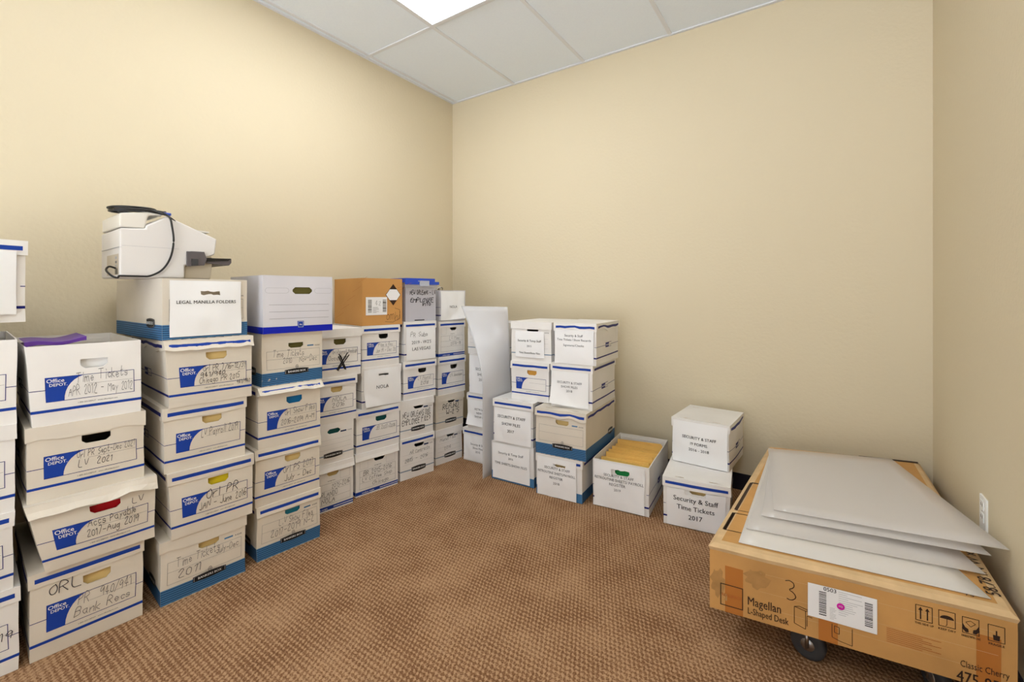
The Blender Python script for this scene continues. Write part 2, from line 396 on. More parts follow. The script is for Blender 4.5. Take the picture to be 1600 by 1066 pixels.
def badge(f, cx, cz, wd, ht, ang=0.0):
    c, s = math.cos(ang), math.sin(ang)
    def R(x, y): return (cx+x*c-y*s, cz+x*s+y*c)
    def shape(k):
        a, b = wd/2*k, ht/2*(k if k == 1 else k*.86); P = []
        for i in range(9): x = -a+2*a*i/8; P.append((x, -b-.18*ht*math.cos(x/a*1.57)))
        for i in range(9): x = a-2*a*i/8; P.append((x, b+.18*ht*math.cos(x/a*1.57)))
        return [R(*p) for p in P]
    def fill(k, m):
        P = shape(k); bot = P[:9]; top = P[9:][::-1]
        for i in range(8):
            for q in range(2):
                a0, a1 = q/2, (q+1)/2
                L_ = lambda u_, v_, t_: (u_[0]*(1-t_)+v_[0]*t_, u_[1]*(1-t_)+v_[1]*t_)
                f.poly([L_(bot[i], top[i], a0), L_(bot[i+1], top[i+1], a0), L_(bot[i+1], top[i+1], a1), L_(bot[i], top[i], a1)], m)
    f.up(); fill(1, 'black'); f.up(); fill(.95, 'lgrey'); f.up(); fill(.92, 'black')
    f.text('BANKERS BOX', R(0, -ht*.2)[0], R(0, -ht*.2)[1], ht*.62, 'wink', .02, ang=ang, maxw=wd*.82)
def bankers_print(f, w, h, rng, tilt=0.0):
    zt = .25*h
    f.rect(0, 0, w, zt, 'steel'); f.up()
    n = 7
    for i in range(n): f.rect(0, zt*(i+.15)/n, w, zt*(i+.15)/n+zt*.045, 'steel_dark')
    f.rect(0, 0, w, .012*h, 'cream')
    f.outline(.07*w, .31*h, .95*w, .66*h, .0009, 'grey'); f.rect(.07*w, .50*h, .95*w, .50*h+.0007, 'grey')
    f.rect(.73*w, .71*h, .84*w, .735*h, 'steel'); f.text('R·KIVE', .91*w, .705*h, .03*w, 'ink')
    badge(f, .55*w, .235*h, .40*w, .085*h, tilt)
    f.path([(.55*w+.022*w*math.cos(a/10*6.28), .325*h+.03*w*math.sin(a/10*6.28)) for a in range(11)], .0014, 'ink')
    f.path([(.55*w, .30*h), (.55*w, .35*h)], .001, 'ink'); f.path([(.535*w, .325*h), (.565*w, .325*h)], .001, 'ink')
def light_print(f, w, h, rng):
    f.rect(0, .20*h, w, .225*h, 'greyblue'); f.up()
    badge(f, .52*w, .215*h, .42*w, .10*h)
    for z in (.36, .48, .60): f.rect(.07*w, z*h, .93*w, z*h+.0008, 'lgrey')
    f.rect(.68*w, .74*h, .82*w, .775*h, 'steel_dark'); f.text('R·KIVE', .90*w, .74*h, .035*w, 'ink')
def medium_print(f, w, h, rng):
    f.rect(0, .035*h, w, .115*h, 'blue'); f.up()
    f.text('medium weight', .28*w, .055*h, .045*w, 'wink', .02); f.rect(.55*w, .065*h, w, .08*h, 'wink')
    f.outline(.08*w, .16*h, .93*w, .60*h, .001, 'grey')
    for z in (.30, .45): f.rect(.08*w, z*h, .93*w, z*h+.0008, 'grey')
    f.outline(.09*w, .64*h, .27*w, .88*h, .0008, 'lgrey'); f.outline(.70*w, .64*h, .92*w, .88*h, .0008, 'lgrey')
    f.text('storage box', .50*w, .64*h, .035*w, 'ink')
def white_print(f, w, h, rng):
    f.rect(0, 0, w, .115*h, 'royal')
    for cx in (.19*w, .85*w):
        r = .045*h; hw = .12*w if cx < .5*w else .10*w
        P = [(cx-hw-r*math.sin(a/8*math.pi), .74*h+r*math.cos(a/8*math.pi)) for a in range(9)]+[(cx+hw+r*math.sin(a/8*math.pi), .74*h-r*math.cos(a/8*math.pi)) for a in range(9)]
        f.path(P+[P[0]], .0012, 'lgrey')
    for z in (.49, .37, .25): f.rect(.08*w, z*h, .94*w, z*h+.0012, 'grey')
    f.up(); f.rect(.47*w, .08*h, .56*w, .20*h, 'blue'); f.up(); f.outline(.48*w, .09*h, .55*w, .19*h, .001, 'wink'); f.text('file', .515*w, .125*h, .03*w, 'wink', .02)

COUNT = 0
def file_box(P, d, uL, uR, z0, z1, depth, label, style='office', lid='stripe', hole='trap', fill=None, hand=(), paper=None, off=0.0, taper=0.0,
             group=None, wfix=None, flare=0.0, side=None, ragged=.0008, bulge=.004, name='file_box', slots=False, base=None, skip=None):
    global COUNT; COUNT += 1
    rng = random.Random(COUNT*17+3)
    inw = (-d[1], d[0])
    Q = (P[0]+inw[0]*off, P[1]+inw[1]*off)
    a = line_hit(Q, d, uL)
    if wfix: b = (a[0]+d[0]*wfix, a[1]+d[1]*wfix)
    else: b = line_hit(Q, d, uR)
    w = math.hypot(b[0]-a[0], b[1]-a[1])-.004; h = z1-z0
    dw = W(*d); rz = math.atan2(dw[1], dw[0])
    c = (a[0]+d[0]*(w/2+.002)+inw[0]*depth/2, a[1]+d[1]*(w/2+.002)+inw[1]*depth/2); cw = W(*c)
    sd = rng.uniform(0, 90)
    def deform(p):
        x, y, z = p
        fz = min(1, max(0, z/h)); fx = min(1, max(0, x/w)); fy = min(1, max(0, y/depth))
        nv = noise.noise_vector(Vector((x*6+sd, y*6, z*7)))*.0035
        edge = min(1, fz*5, 1) * (1 if not lid else min(1, (1-fz)*5+.25))
        y -= bulge*math.sin(math.pi*fx)*math.sin(math.pi*fz)*(1-fy)
        x += taper*(1-fz)*(1-fx)
        side = 1 if fx > .5 else -1
        x += side*bulge*.5*math.sin(math.pi*fy)*math.sin(math.pi*fz)*abs(fx-.5)*2 - .0
        return Vector((x+nv.x*edge, y+nv.y*edge, z+nv.z*.5*fz*(1-fz)*4 if False else z))
    root = thing(name, label, 'storage box', (cw[0], cw[1], z0+.001), rz, group)
    bm_ = base or ('cream' if style in ('bankers',) else 'white')
    t = .004; hb = h-.004 if lid else h
    mb = MB()
    hl = None
    if hole:
        cxh = .56*w if style == 'office' else .54*w
        zt, zb = (.86*hb, .745*hb) if lid else (.86*hb, .74*hb)
        if style == 'office': zt, zb = (.80*hb, .68*hb)
        if style == 'bankers': zt, zb = (.80*hb, .70*hb)
        if style == 'white': zt, zb = (.80*hb, .68*hb)
        ww = .125*w if hole == 'trap' else .14*w
        hl = (cxh-ww, cxh+ww, zb, zt, 0 if hole == 'trap' else .012, .012, (zt-zb)*.35)
    hole_front(mb, w, hb, t, bm_, hl)
    mb.slab(0, t, t, depth-t, 0, hb, bm_); mb.slab(w-t, w, t, depth-t, 0, hb, bm_)
    mb.slab(0, w, depth-t, depth, 0, hb, bm_); mb.slab(t, w-t, t, depth-t, 0, t, 'tanboard')
    if not lid: mb.slab(.06*w, w*.94, depth-t-.003, depth-t, hb*.86, hb*.93, bm_)
    f = Face2(mb, lambda a_, b_, e: (a_, -e, b_))
    fl = Face2(mb, lambda a_, b_, e: (-e, depth-a_, b_)); fr = Face2(mb, lambda a_, b_, e: (w+e, a_, b_))
    if style == 'office': office_print(f, w, hb, rng)
    elif style == 'bankers': bankers_print(f, w, hb, rng)
    elif style == 'light': light_print(f, w, hb, rng)
    elif style == 'medium': medium_print(f, w, hb, rng)
    elif style == 'white': white_print(f, w, hb, rng)
    elif style == 'stripe': f.rect(0, .165*hb, w, .20*hb, 'navy'); f.rect(0, .44*hb, .04*w, .45*hb, 'navy'); f.rect(.96*w, .44*hb, w, .45*hb, 'navy')
    elif style == 'bluebase': f.rect(0, 0, w, .22*hb, 'steel')
    for q, s_ in ((fl, 0), (fr, 1)):
        if style in ('office', 'stripe'):
            q.rect(0, .165*hb, depth, .20*hb, 'navy'); q.rect(0, .44*hb, depth, .45*hb, 'navy')
            q.up(); c0 = depth*.5-.055; q.rect(c0, .39*hb, c0+.11, .51*hb, 'navy'); q.up(); q.rect(c0+.06, .40*hb, c0+.108, .50*hb, bm_)
            q.text('Office DEPOT', c0+.031, .43*hb, .013, 'wink', .02, maxw=.052); q.text('storage', c0+.085, .43*hb, .012, 'ink', maxw=.04)
        elif style in ('bankers', 'bluebase'):
            q.rect(0, 0, depth, .25*hb, 'steel'); q.up()
            for i in range(7): q.rect(0, .25*hb*(i+.15)/7, depth, .25*hb*(i+.15)/7+.011*hb, 'steel_dark')
            q.up(); badge(q, depth*.80 if s_ == 0 else depth*.82, .27*hb, .09, .028)
        elif style == 'light': q.rect(0, .20*hb, depth, .225*hb, 'greyblue')
        elif style == 'medium': q.rect(0, .035*hb, depth, .115*hb, 'blue')
        elif style == 'white': q.rect(0, 0, depth, .115*hb, 'royal')
    f.lay = 4
    for (tx, fx, fz, size, ink, wd, mw) in hand:
        if style == 'office' and .28 < fz < .60 and tx != 'X' and fx < .6: fx = max(fx, .39 if fz > .42 else .32); mw = min(mw, .915-fx)
        wd *= 1.15
        f.hand(tx, fx*w, fz*hb, size, ink, rng, wd, maxw=mw*w, slope=rng.uniform(-.01, .03))
    mb.build('body', root, (w/2, depth/2, 0), deform)
    if lid:
        ml = 'cream' if bm_ == 'cream' else 'white'; o = .0045; sk = .047
        lm = MB()
        z2 = h; zs = h-sk
        lm.slab(-o, w+o, -o, depth+o, z2-.003, z2, ml)
        lm.slab(-o, w+o, -o, -o+.003, zs, z2-.003, ml, n=.02); lm.slab(-o, w+o, depth+o-.003, depth+o, zs, z2-.003, ml)
        lm.slab(-o, -o+.003, -o+.003, depth+o-.003, zs, z2-.003, ml); lm.slab(w+o-.003, w+o, -o+.003, depth+o-.003, zs, z2-.003, ml)
        if lid == 'stripe':
            F1 = Face2(lm, lambda a_, b_, e: (a_, -o-e, b_)); F1.rect(.01, h-.032, w-.008, h-.018, 'blue')
            for fn in (lambda a_, b_, e: (-o-e, depth-a_, b_), lambda a_, b_, e: (w+o+e, a_, b_)):
                Face2(lm, fn).rect(.02, h-.032, depth-.02, h-.018, 'navy')
        if slots:
            Ft = Face2(lm, lambda a_, b_, e: (a_, b_, z2+e))
            for sx in (.18, .70): Ft.rect(sx*w, .02, sx*w+.042, .027, 'kraft')
            Ft.rect(.10*w, depth-.05, .22*w, depth-.042, 'kraft')
        def dl(p):
            q = deform(Vector((p[0], p[1], min(p[2], h))))
            k = (h-p[2])/sk
            if k > .01:
                wv = noise.noise(Vector((p[0]*14+sd, p[1]*14, 3)))
                q.z += (ragged*3 if ragged < .002 else ragged*5)*wv*k
                if p[1] < .01: q.y -= (flare*(1+.6*wv))*k*k; q.z += flare*.55*k
                q.y += .003*wv*k
            return q
        lm.build('lid', root, (w/2, depth/2, 0), dl)
    if paper:
        pm = MB(); pw, ph, px0, pz0 = paper['w'], paper['h'], paper['x'], paper['z']
        pw = pw*w; ph = ph*hb; px0 *= w; pz0 *= hb; n1, n2 = 22, 16
        th = paper.get('tear'); curl = paper.get('curl', 0); mrag = .002
        def P3(a_, b_, e):
            q = noise.noise(Vector((a_*18+sd, b_*12+a_*6, 7)))*.0035
            cl = 0
            if curl: cl = .05*max(0, (a_/pw*curl if curl > 0 else (1-a_/pw)*-curl)+(1-b_/ph)-1.25)**1.2
            return (px0+a_, -.0078-q-cl-e, pz0+b_+cl*.5)
        skp = None
        if th:
            skp = lambda i, j: th[0] <= (i+.5)/n1 <= th[1] and th[2] <= (j+.5)/n2 <= th[3]
        def gfn(i, j):
            a_, b_ = pw*i/n1, ph*j/n2
            if th and abs(i/n1-(th[0]+th[1])/2) < (th[1]-th[0])/2+.06 and abs(j/n2-(th[2]+th[3])/2) < (th[3]-th[2])/2+.06:
                a_ += rng.uniform(-.003, .003); b_ += rng.uniform(-.0035, .0035)
            return P3(a_, b_, 0)
        rs = rng.getstate(); pm.grid(gfn, n1, n2, 'paper', skp, smooth=True)
        ff = Face2(pm, P3); ff.lay = 2
        for (tx, fx, fz, size, bold) in paper['text']: ff.text(tx, fx*pw, fz*ph, size, 'ink' if bold else 'print', .006 if bold else 0.0, maxw=pw*.96)
        for (tx, fx, fz, size, ink, wd, mw) in paper.get('hand', ()): ff.hand(tx, fx*pw, fz*ph, size, ink, rng, wd, maxw=mw*pw)
        pp = pm.build('paper_sign', root, (w/2, depth/2, 0), deform)
    if fill:
        colr, who = fill
        fm = MB(); fy = .012
        ftop = (hl[3]+.012) if hl else hb*.8
        if lid: ftop = min(ftop, h-.012)
        xl = -w/2+.02+taper; fm.slab(xl, w/2-.02, -depth/2+fy, -depth/2+fy+.003, .006, ftop-.01, colr); fm.slab(xl, w/2-.02, -depth/2+fy+.005, -depth/2+fy+.008, .006, ftop, colr)
        fm.slab(xl, w/2-.02, -depth/2+fy+.003, -depth/2+fy+.005, .006, .009, colr)
        fo = fm.build('file_folder'); fo.location = (cw[0], cw[1], z0+.001); fo.rotation_euler = (0, 0, rz)
        tag(fo, who, 'folder', 'folders seen through the box handle holes')
    return dict(root=root, w=w, d=depth, h=h, rz=rz, c=cw, a=a, z0=z0, z1=z1)

# ------------------------------------------------------------------ room shell
def quad(mb, a, b, c, d, m): mb.face([a, b, c, d], m)
def wallslab(x0, x1, y0, y1, z0, z1, m):
    mb = MB(); mb.slab(x0, x1, y0, y1, z0, z1, m, n=9); return mb
struct('floor', wallslab(WL-.1, WR+.1, WF-.1, WB+.1, -.1, 0, 'carpet'))
struct('wall_left', wallslab(WL-.1, WL, WF, WB, 0, CEIL, 'wall'))
struct('wall_back', wallslab(WL-.1, WR+.1, WB, WB+.1, 0, CEIL, 'wall'))
struct('wall_right', wallslab(WR, WR+.1, WF, WB, 0, CEIL, 'wall'))
wf_ = wallslab(WL-.1, -1.7, WF-.1, WF, 0, CEIL, 'wall'); wf_.slab(.4, WR+.1, WF-.1, WF, 0, CEIL, 'wall', n=9); wf_.slab(-1.7, .4, WF-.1, WF, 2.5, CEIL, 'wall', n=9)
struct('wall_front', wf_)                               # unseen doorway behind the camera, added to let world light in
struct('ceiling', wallslab(WL-.1, WR+.1, WF-.1, WB+.1, CEIL, CEIL+.1, 'ceil'))
struct('baseboard_left', wallslab(WL, WL+.006, WF, WB, 0, .1, 'basebd'))
struct('baseboard_back', wallslab(WL+.006, WR-.006, WB-.006, WB, 0, .1, 'basebd'))
struct('baseboard_right', wallslab(WR-.006, WR, WF, WB, 0, .1, 'basebd'))
# suspended ceiling grid: tees every 0.62 m across, 1.22 m deep
GX = [WL+.68+.625*i for i in range(-1, 5)]; GY = [WB-.96-1.22*i for i in range(4)]
gm = MB(); tz = CEIL-.006
for x in GX:
    if WL+.05 < x < WR-.02: gm.slab(x-.012, x+.012, WF, WB, tz, CEIL, 'tbar', n=9)
for y in GY:
    if y > WF: gm.slab(WL, WR, y-.012, y+.012, tz-.0005, CEIL, 'tbar', n=9)
gm.slab(WL, WL+.02, WF, WB, tz-.001, CEIL, 'tbar', n=9); gm.slab(WR-.02, WR, WF, WB, tz-.001, CEIL, 'tbar', n=9)
gm.slab(WL, WR, WB-.02, WB, tz-.0015, CEIL, 'tbar', n=9)
struct('trim_1', gm)
def troffer(x0, y1, label):
    x1 = x0+.625; y0 = y1-1.22
    t = thing('ceiling_light', label, 'ceiling light', ((x0+x1)/2, (y0+y1)/2, CEIL-.02), 0, 'recessed ceiling lights')
    a = MB(); hx, hy = .3, .597
    for X0, X1, Y0, Y1 in ((-hx, hx, -hy, -hy+.02), (-hx, hx, hy-.02, hy), (-hx, -hx+.02, -hy+.02, hy-.02), (hx-.02, hx, -hy+.02, hy-.02)):
        a.slab(X0, X1, Y0, Y1, 0.004, .0195, 'tbar', n=9)
    a.build('frame', t)
    b = MB(); b.slab(-hx+.02, hx-.02, -hy+.02, hy-.02, .006, .0190, 'lamp', n=9); b.build('diffuser', t)
troffer(WL+.68, GY[0], 'lit white rectangular ceiling light at the top edge, between ceiling tiles')
troffer(WL+.68+.625*3, .05, 'added unseen ceiling light panel nearer the added doorway, brightening the room')  # second light out of view, added to even out the room's brightness

# ------------------------------------------------------------------ left wall columns
def ld(th): t = math.radians(th); return (math.sin(t), math.cos(t))
def bd(ph): t = math.radians(ph); return (math.cos(t), -math.sin(t))
def zc(v, P): return CH-(v-HV)*P[1]/F
OFF = 'white cardboard file box with blue stripes'
HA = lambda *a: a
GL = 'file boxes stacked along the left wall'; GB = 'file boxes stacked along the back wall'
# column 0 (cut by the left frame edge)
P = gp(29, 1046); d = ld(39.5); bz = [0]+[zc(v, P) for v in (916, 797, 662, 531)]
kw = dict(depth=.52, group=GL)
def leftedge(uR, P=P, d=d, wd=.31):
    b = line_hit(P, d, uR); a = (b[0]-d[0]*wd, b[1]-d[1]*wd); return a
def z_box(uR, i, off=0, **k):
    b = line_hit(P, d, uR); A = (b[0]-d[0]*.312, b[1]-d[1]*.312)
    return file_box(A, d, CU+A[0]/A[1]*F, 0, bz[i], bz[i+1], wfix=.312, off=off, **{**kw, **k})
z_box(30, 0, label='white blue-striped box with a 9 at its edge, bottom of leftmost stack', hand=(('2019', .74, .42, .026, 'pen', .0017, .3),))
z_box(22, 1, label='white blue-striped box second from the floor in the leftmost stack', bulge=.008)
z_box(24, 2, lid='plain', label='white box with a plain lid third from the floor in the leftmost stack')
zt = z_box(28, 3, lid=None, label='open white blue-striped box cut by the left edge, holding a navy binder')
# navy binder under the top box
rz0 = zt['rz']
def rot(c, rz, x, y): return (c[0]+x*math.cos(rz)-y*math.sin(rz), c[1]+x*math.sin(rz)+y*math.cos(rz))
bt = thing('ring_binder', 'navy blue binder sticking up out of the open box at the left edge', 'binder', (*rot(zt['c'], rz0, 0.03, 0), zt['z0']+.006), rz0)
b = MB(); bh = 1.108-(zt['z0']+.006)
b.slab(-.14, .09, -.15, -.145, 0, bh, 'navy'); b.slab(-.14, .09, .13, .135, 0, bh, 'navy'); b.slab(-.145, -.14, -.15, .135, 0, bh, 'navy'); b.build('cover', bt)
b = MB(); b.slab(-.13, .085, -.14, .125, .004, bh-.01, 'paper'); b.build('pages', bt)
Pz = line_hit(P, d, 43); dz = ld(22); Az = (Pz[0]-dz[0]*.31, Pz[1]-dz[1]*.31)
file_box(Az, dz, CU+Az[0]/Az[1]*F, 0, 1.110, 1.372, .40, wfix=.31, style='stripe', hole=None, off=.015, group=GL,
         label='white lidded box perched highest at the left edge, above a navy binder',
         paper=dict(w=.8, h=.78, x=.12, z=.1, text=[]))
# column A
P = gp(43, 1040); d = ld(39); bz = [0]+[zc(v, P) for v in (902, 790, 671, 543)]
kw = dict(depth=.52, group=GL)
file_box(P, d, 45, 224, bz[0], bz[1], label='white box marked ORL PR 940/941, on the carpet at the left', fill=('manila', 'tan folder behind the handle hole of the PR 940/941 box'),
         hand=(('PR  940/941', .36, .475, .034, 'pencil', .0018, .5), ('Bank Recs', .36, .335, .030, 'pencil', .0016, .52), ('ORL', .14, .70, .034, 'pen', .002, .3)), base='cream', **kw)
file_box(P, d, 38, 243, bz[1], bz[2], label='white box marked Accs Payable with a torn flap lid and red folder', lid='plain', off=-.02, taper=.045, flare=.018, ragged=.003,
         fill=('red', 'red folder behind the handle hole of the Accs Payable box'),
         hand=(('Accs Payable', .40, .50, .026, 'ink', .0017, .42), ('2017-Aug 2019', .38, .35, .028, 'ink', .0018, .46), ('LV', .78, .66, .022, 'pencil', .0016, .2)), bulge=.01, base='cream', **kw)
file_box(P, d, 40, 226, bz[2], bz[3], label='white box marked Orl PR Sept-Dec 2021 with a plain sagging lid', lid='plain', ragged=.003,
         hand=(('Orl PR Sept-Dec 2021', .33, .49, .024, 'pen', .0015, .58), ('LV  2021', .40, .36, .024, 'pen', .0016, .3)), base='cream', **kw)
at = file_box(P, d, 36, 221, bz[3], bz[4], label='open white box marked Time Tickets APR 2012 with purple folders on top', lid=None, taper=.018,
         fill=('paper', 'white papers behind the torn handle hole of the APR 2012 box'),
         hand=(('Time Tickets', .33, .50, .036, 'pen', .0016, .48), ('APR 2012 - May 2012', .26, .345, .034, 'pen', .0016, .66)), **kw)
def loose_folder(rootbox, x, y, wd, z, tilt, m, label, cat='folder', nm='file_folder'):
    t = MB(); h_ = .24
    for k in (0, .004):
        t.grid(lambda i, j: (-wd/2+wd*i/6, k+.004*math.sin(i*1.3)*(j/4), h_*j/4), 6, 4, m, smooth=True)
    t.grid(lambda i, j: (-wd/2+wd*i/6, .004*j, 0), 6, 1, m)
    t.grid(lambda i, j: (-.12+.08*i/2, 0.004, h_+.012*j), 2, 1, m)
    o = t.build(nm); o.location = (*rot(rootbox['c'], rootbox['rz'], x, y), z); o.rotation_euler = (math.radians(tilt), 0, rootbox['rz'])
    tag(o, label, cat); return o
# purple folders lying on the papers in the open box
for k, (m_, yy, lb) in enumerate((('purple', -.07, 'purple folder lying on top of the open APR 2012 box'), )):
    t = MB(); 
    t.grid(lambda i, j: (-.145+.15*i/10, -.11+.22*j/6, .004*math.sin(i*.8)+.010*(i/10)), 10, 6, 'purple', smooth=True)
    t.grid(lambda i, j: (-.145+.15*i/10, -.11+.22*j/6, .012+.006*math.sin(i*.6+1)+.012*(i/10)), 10, 6, 'purple', smooth=True)
    t.grid(lambda i, j: (-.145+.15*i/10, -.11, .004*math.sin(i*.8)+.010*(i/10)+j*(.012+.006*math.sin(i*.6+1)+.012*(i/10)-(.004*math.sin(i*.8)+.010*(i/10)))), 10, 1, 'purple')
    o = t.build('file_folder'); o.location = (*rot(at['c'], at['rz'], -.0, -.11), at['z1']-.004); o.rotation_euler = (0, 0, at['rz']); tag(o, lb, 'folder')
    t = MB(); t.slab(-.125, .125, -.21, .21, 0, .20, 'paper', n=.05, ms={'f': 'manila'}); 
    for q in range(30): t.slab(-.12, .12, -.205+.014*q, -.199+.014*q, .2, .2+.012*((q*7) % 5)/5+.004, ('manila' if q % 3 else 'paper'), n=1)
    o = t.build('paper_stack'); o.location = (*rot(at['c'], at['rz'], 0, .02), at['z0']+.006); o.rotation_euler = (0, 0, at['rz']); tag(o, 'stack of papers and folders filling the open APR 2012 box', 'papers')
# column B
P = gp(250, 951); d = ld(40); bz = [0]+[zc(v, P) for v in (850, 744, 641, 534, 435)]
kw = dict(depth=.56, group=GL)
file_box(P, d, 250, 384, bz[0], bz[1], style='bankers', lid='plain', label='cream box with a black badge marked Time Tickets 2011, on the carpet',
         fill=('manila', 'tan folder behind the handle hole of the Time Tickets 2011 box'), base='cream', ragged=.003,
         hand=(('Time Tickets', .16, .55, .034, 'pen', .0016, .52), ('2011', .18, .37, .034, 'pen', .0016, .3), ('July-Dec', .62, .53, .026, 'pen', .0015, .3)), **kw)
file_box(P, d, 262, 395, bz[1], bz[2], label='white box marked Orl PR JAN-June 2016 with a yellow folder', off=-.01, taper=.01,
         fill=('yellow', 'yellow folder behind the handle hole of the JAN-June 2016 box'), base='cream',
         hand=(('Orl PR', .40, .485, .036, 'ink', .0021, .42), ('JAN - June 2016', .32, .335, .030, 'ink', .0019, .60)), **kw)
file_box(P, d, 255, 384, bz[2], bz[3], label='white box marked LV Payroll 2019', fill=('manila', 'tan folder behind the handle hole of the LV Payroll 2019 box'), base='cream',
         hand=(('LV Payroll 2019', .42, .47, .030, 'ink', .0018, .48),), **kw)
file_box(P, d, 256, 394, bz[3], bz[4], label='white box marked Orl PR 7/16-12/31 and Chicago PR 2015 with a crushed lid', off=-.008, lid='stripe', flare=.012, ragged=.004, taper=.014, base='cream',
         fill=('manila', 'tan folder behind the handle hole of the Chicago PR 2015 box'),
         hand=(('Orl PR 7/16-12/31', .38, .505, .024, 'ink', .0017, .54), ('941/940', .36, .415, .020, 'ink', .0016, .30), ('Chicago PR 2015', .34, .315, .023, 'ink', .0016, .5), ('941/940', .80, .245, .017, 'ink', .0015, .18)), **kw)
PB5 = gp(250, 951); dB5 = ld(36)
b5 = file_box(PB5, dB5, 252.6, 386.6, bz[4], bz[5], style='bankers', lid=None, hole='trap', base='cream', depth=.60, group=GL, off=.005,
         label='cream box with blue striped base and LEGAL MANILLA FOLDERS sign, under the printer',
         paper=dict(w=.84, h=.92, x=.07, z=.05, tear=(.40, .66, .73, .80), text=[('LEGAL MANILLA FOLDERS', .50, .585, .0185, 1)]))
# column C
P = gp(401, 880.5); d = ld(41); bz = [0]+[zc(v, P) for v in (795, 705, 608, 524, 430)]
kw = dict(depth=.56, group=GL)
file_box(P, d, 401, 500, bz[0], bz[1], style='bankers', lid='stripe', label='box with striped blue base marked L.V Show Files N-Z, on the carpet', base='cream', off=.0, flare=.004,
         fill=('teal', 'teal folder behind the handle hole of the L.V Show Files box'),
         hand=(('L.V Show Files', .32, .54, .032, 'pen', .0017, .56), ('2017-2019 N-Z', .20, .36, .032, 'pen', .0017, .7)), **kw)
file_box(P, d, 398, 500, bz[1], bz[2], label='white box marked Orl PS 2017 July-Dec', fill=('manila', 'tan folder behind the handle hole of the Orl PS 2017 box'), base='cream',
         hand=(('Orl PS 2017', .40, .49, .032, 'ink', .0018, .5), ('July - Dec', .42, .335, .026, 'ink', .0019, .45)), flare=.006, **kw)
file_box(P, d, 403, 501, bz[2], bz[3], label='white box marked Orl Show Files A-M with its lid flap splayed out', lid='stripe', flare=.035, ragged=.003, base='cream',
         fill=('blu', 'blue folder behind the handle hole of the Orl Show Files A-M box'),
         hand=(('Orl Show Files', .40, .49, .028, 'pen', .0017, .5), ('2016-2019 A-M', .34, .335, .026, 'pen', .0017, .55)), **kw)
file_box(P, d, 408, 504, bz[3], bz[4], style='bankers', lid=None, label='cream box with black badge marked Time Tickets 2010', base='cream', off=.01,
         fill=('olive', 'olive folder behind the handle hole of the Time Tickets 2010 box'),
         hand=(('Time Tickets', .16, .545, .032, 'pen', .0015, .52), ('2010   Nov-Dec', .32, .40, .030, 'pen', .0015, .58)), **kw)
c5 = file_box(P, d, 410, 520, bz[4]+.002, bz[5], style='white', lid=None, hole='round', base='gray_white', off=-.012, depth=.42, group=GL, bulge=.002,
         label='clean light grey box with a solid royal blue base and rounded handle',
         fill=('olive', 'olive folder behind the rounded handle hole of the blue-based grey box'))
# column D
P = gp(551, 786); d = ld(43.5); bz = [0]+[zc(v, P) for v in (715, 655, 586, 513)]
kw = dict(depth=.40, group=GL)
file_box(P, d, 480, 552, bz[0], bz[1], style='medium', lid='plain', label='white box marked ORLANDO NOLA 2015-2016 partly behind a taller stack',
         fill=('manila', 'tan folder behind the handle hole of the ORLANDO NOLA box'), flare=.008,
         hand=(('2015-2016', .50, .475, .026, 'ink', .0017, .42), ('ORLANDO', .22, .33, .030, 'ink', .002, .42), ('NOLA', .28, .19, .028, 'ink', .002, .3)), **kw)
file_box(P, d, 481, 553, bz[1], bz[2], style='light', lid=None, hole='round', label='white box with oval handle and a teal folder, no writing',
         fill=('dteal', 'dark teal folder behind the oval handle of an unmarked box'), **kw)
file_box(P, d, 482, 557, bz[2], bz[3], label='white box marked NOLA 2016 half hidden by the splayed lid flap', fill=('manila', 'tan folder behind the handle hole of the NOLA 2016 box'),
         hand=(('NOLA', .46, .48, .026, 'pencil', .0016, .4), ('2016', .46, .345, .026, 'pencil', .0016, .3)), **kw)
d4 = file_box(P, d, 485, 564, bz[3], bz[4], label='white box crossed out with a big smudged black X', fill=('olive', 'olive folder behind the handle of the crossed-out box'), lid='plain',
         hand=(('Orl Payroll Backup', .40, .49, .022, 'pencil', .0016, .55), ('Occasion', .22, .355, .024, 'pencil', .0015, .4)) +
         tuple(('X', .50+.006*k, .155-.004*k, .078+.002*k, 'ink', .0055, 1) for k in range(3)), **kw)
# column E
P = gp(553, 780); d = ld(44); bz = [0]+[zc(v, P) for v in (712, 644, 578, 511)]
kw = dict(depth=.40, group=GL)
file_box(P, d, 555, 622, bz[0], bz[1], style='medium', lid='plain', label='white box marked BR 2015-2016 Chicago, on the carpet', flare=.006,
         hand=(('BR 2015-2016', .16, .475, .026, 'ink', .0018, .68), ('LV Coffee Shop', .13, .335, .024, 'pen', .0015, .72), ('Chicago', .36, .19, .024, 'pen', .0015, .4)), **kw)
file_box(P, d, 556, 624, bz[1], bz[2], label='white box marked JB 2017-2018 under the NOLA sign box', fill=('dteal', 'dark green folder behind the handle of the JB 2017-2018 box'),
         hand=(('JB 2017-2018', .44, .47, .024, 'pencil', .0016, .45),), **kw)
file_box(P, d, 565, 626, bz[2], bz[3], style='stripe', lid='plain', off=.005, label='white box with a torn paper NOLA sign, beneath a blue-striped lidded box',
         paper=dict(w=.96, h=.93, x=.04, z=.03, tear=(.36, .62, .83, .88), text=[('NOLA', .47, .47, .030, 0)], curl=-.7), **kw)
e4 = file_box(P, d, 565, 624, bz[3], bz[4], label="white box marked Pam's Rec Jan 19, just below the brown carton", off=.004,
         hand=(("Pam's Rec", .42, .49, .024, 'pencil', .0016, .4), ('Jan 19 - Dec 20', .36, .345, .024, 'pencil', .0017, .54)), **kw)
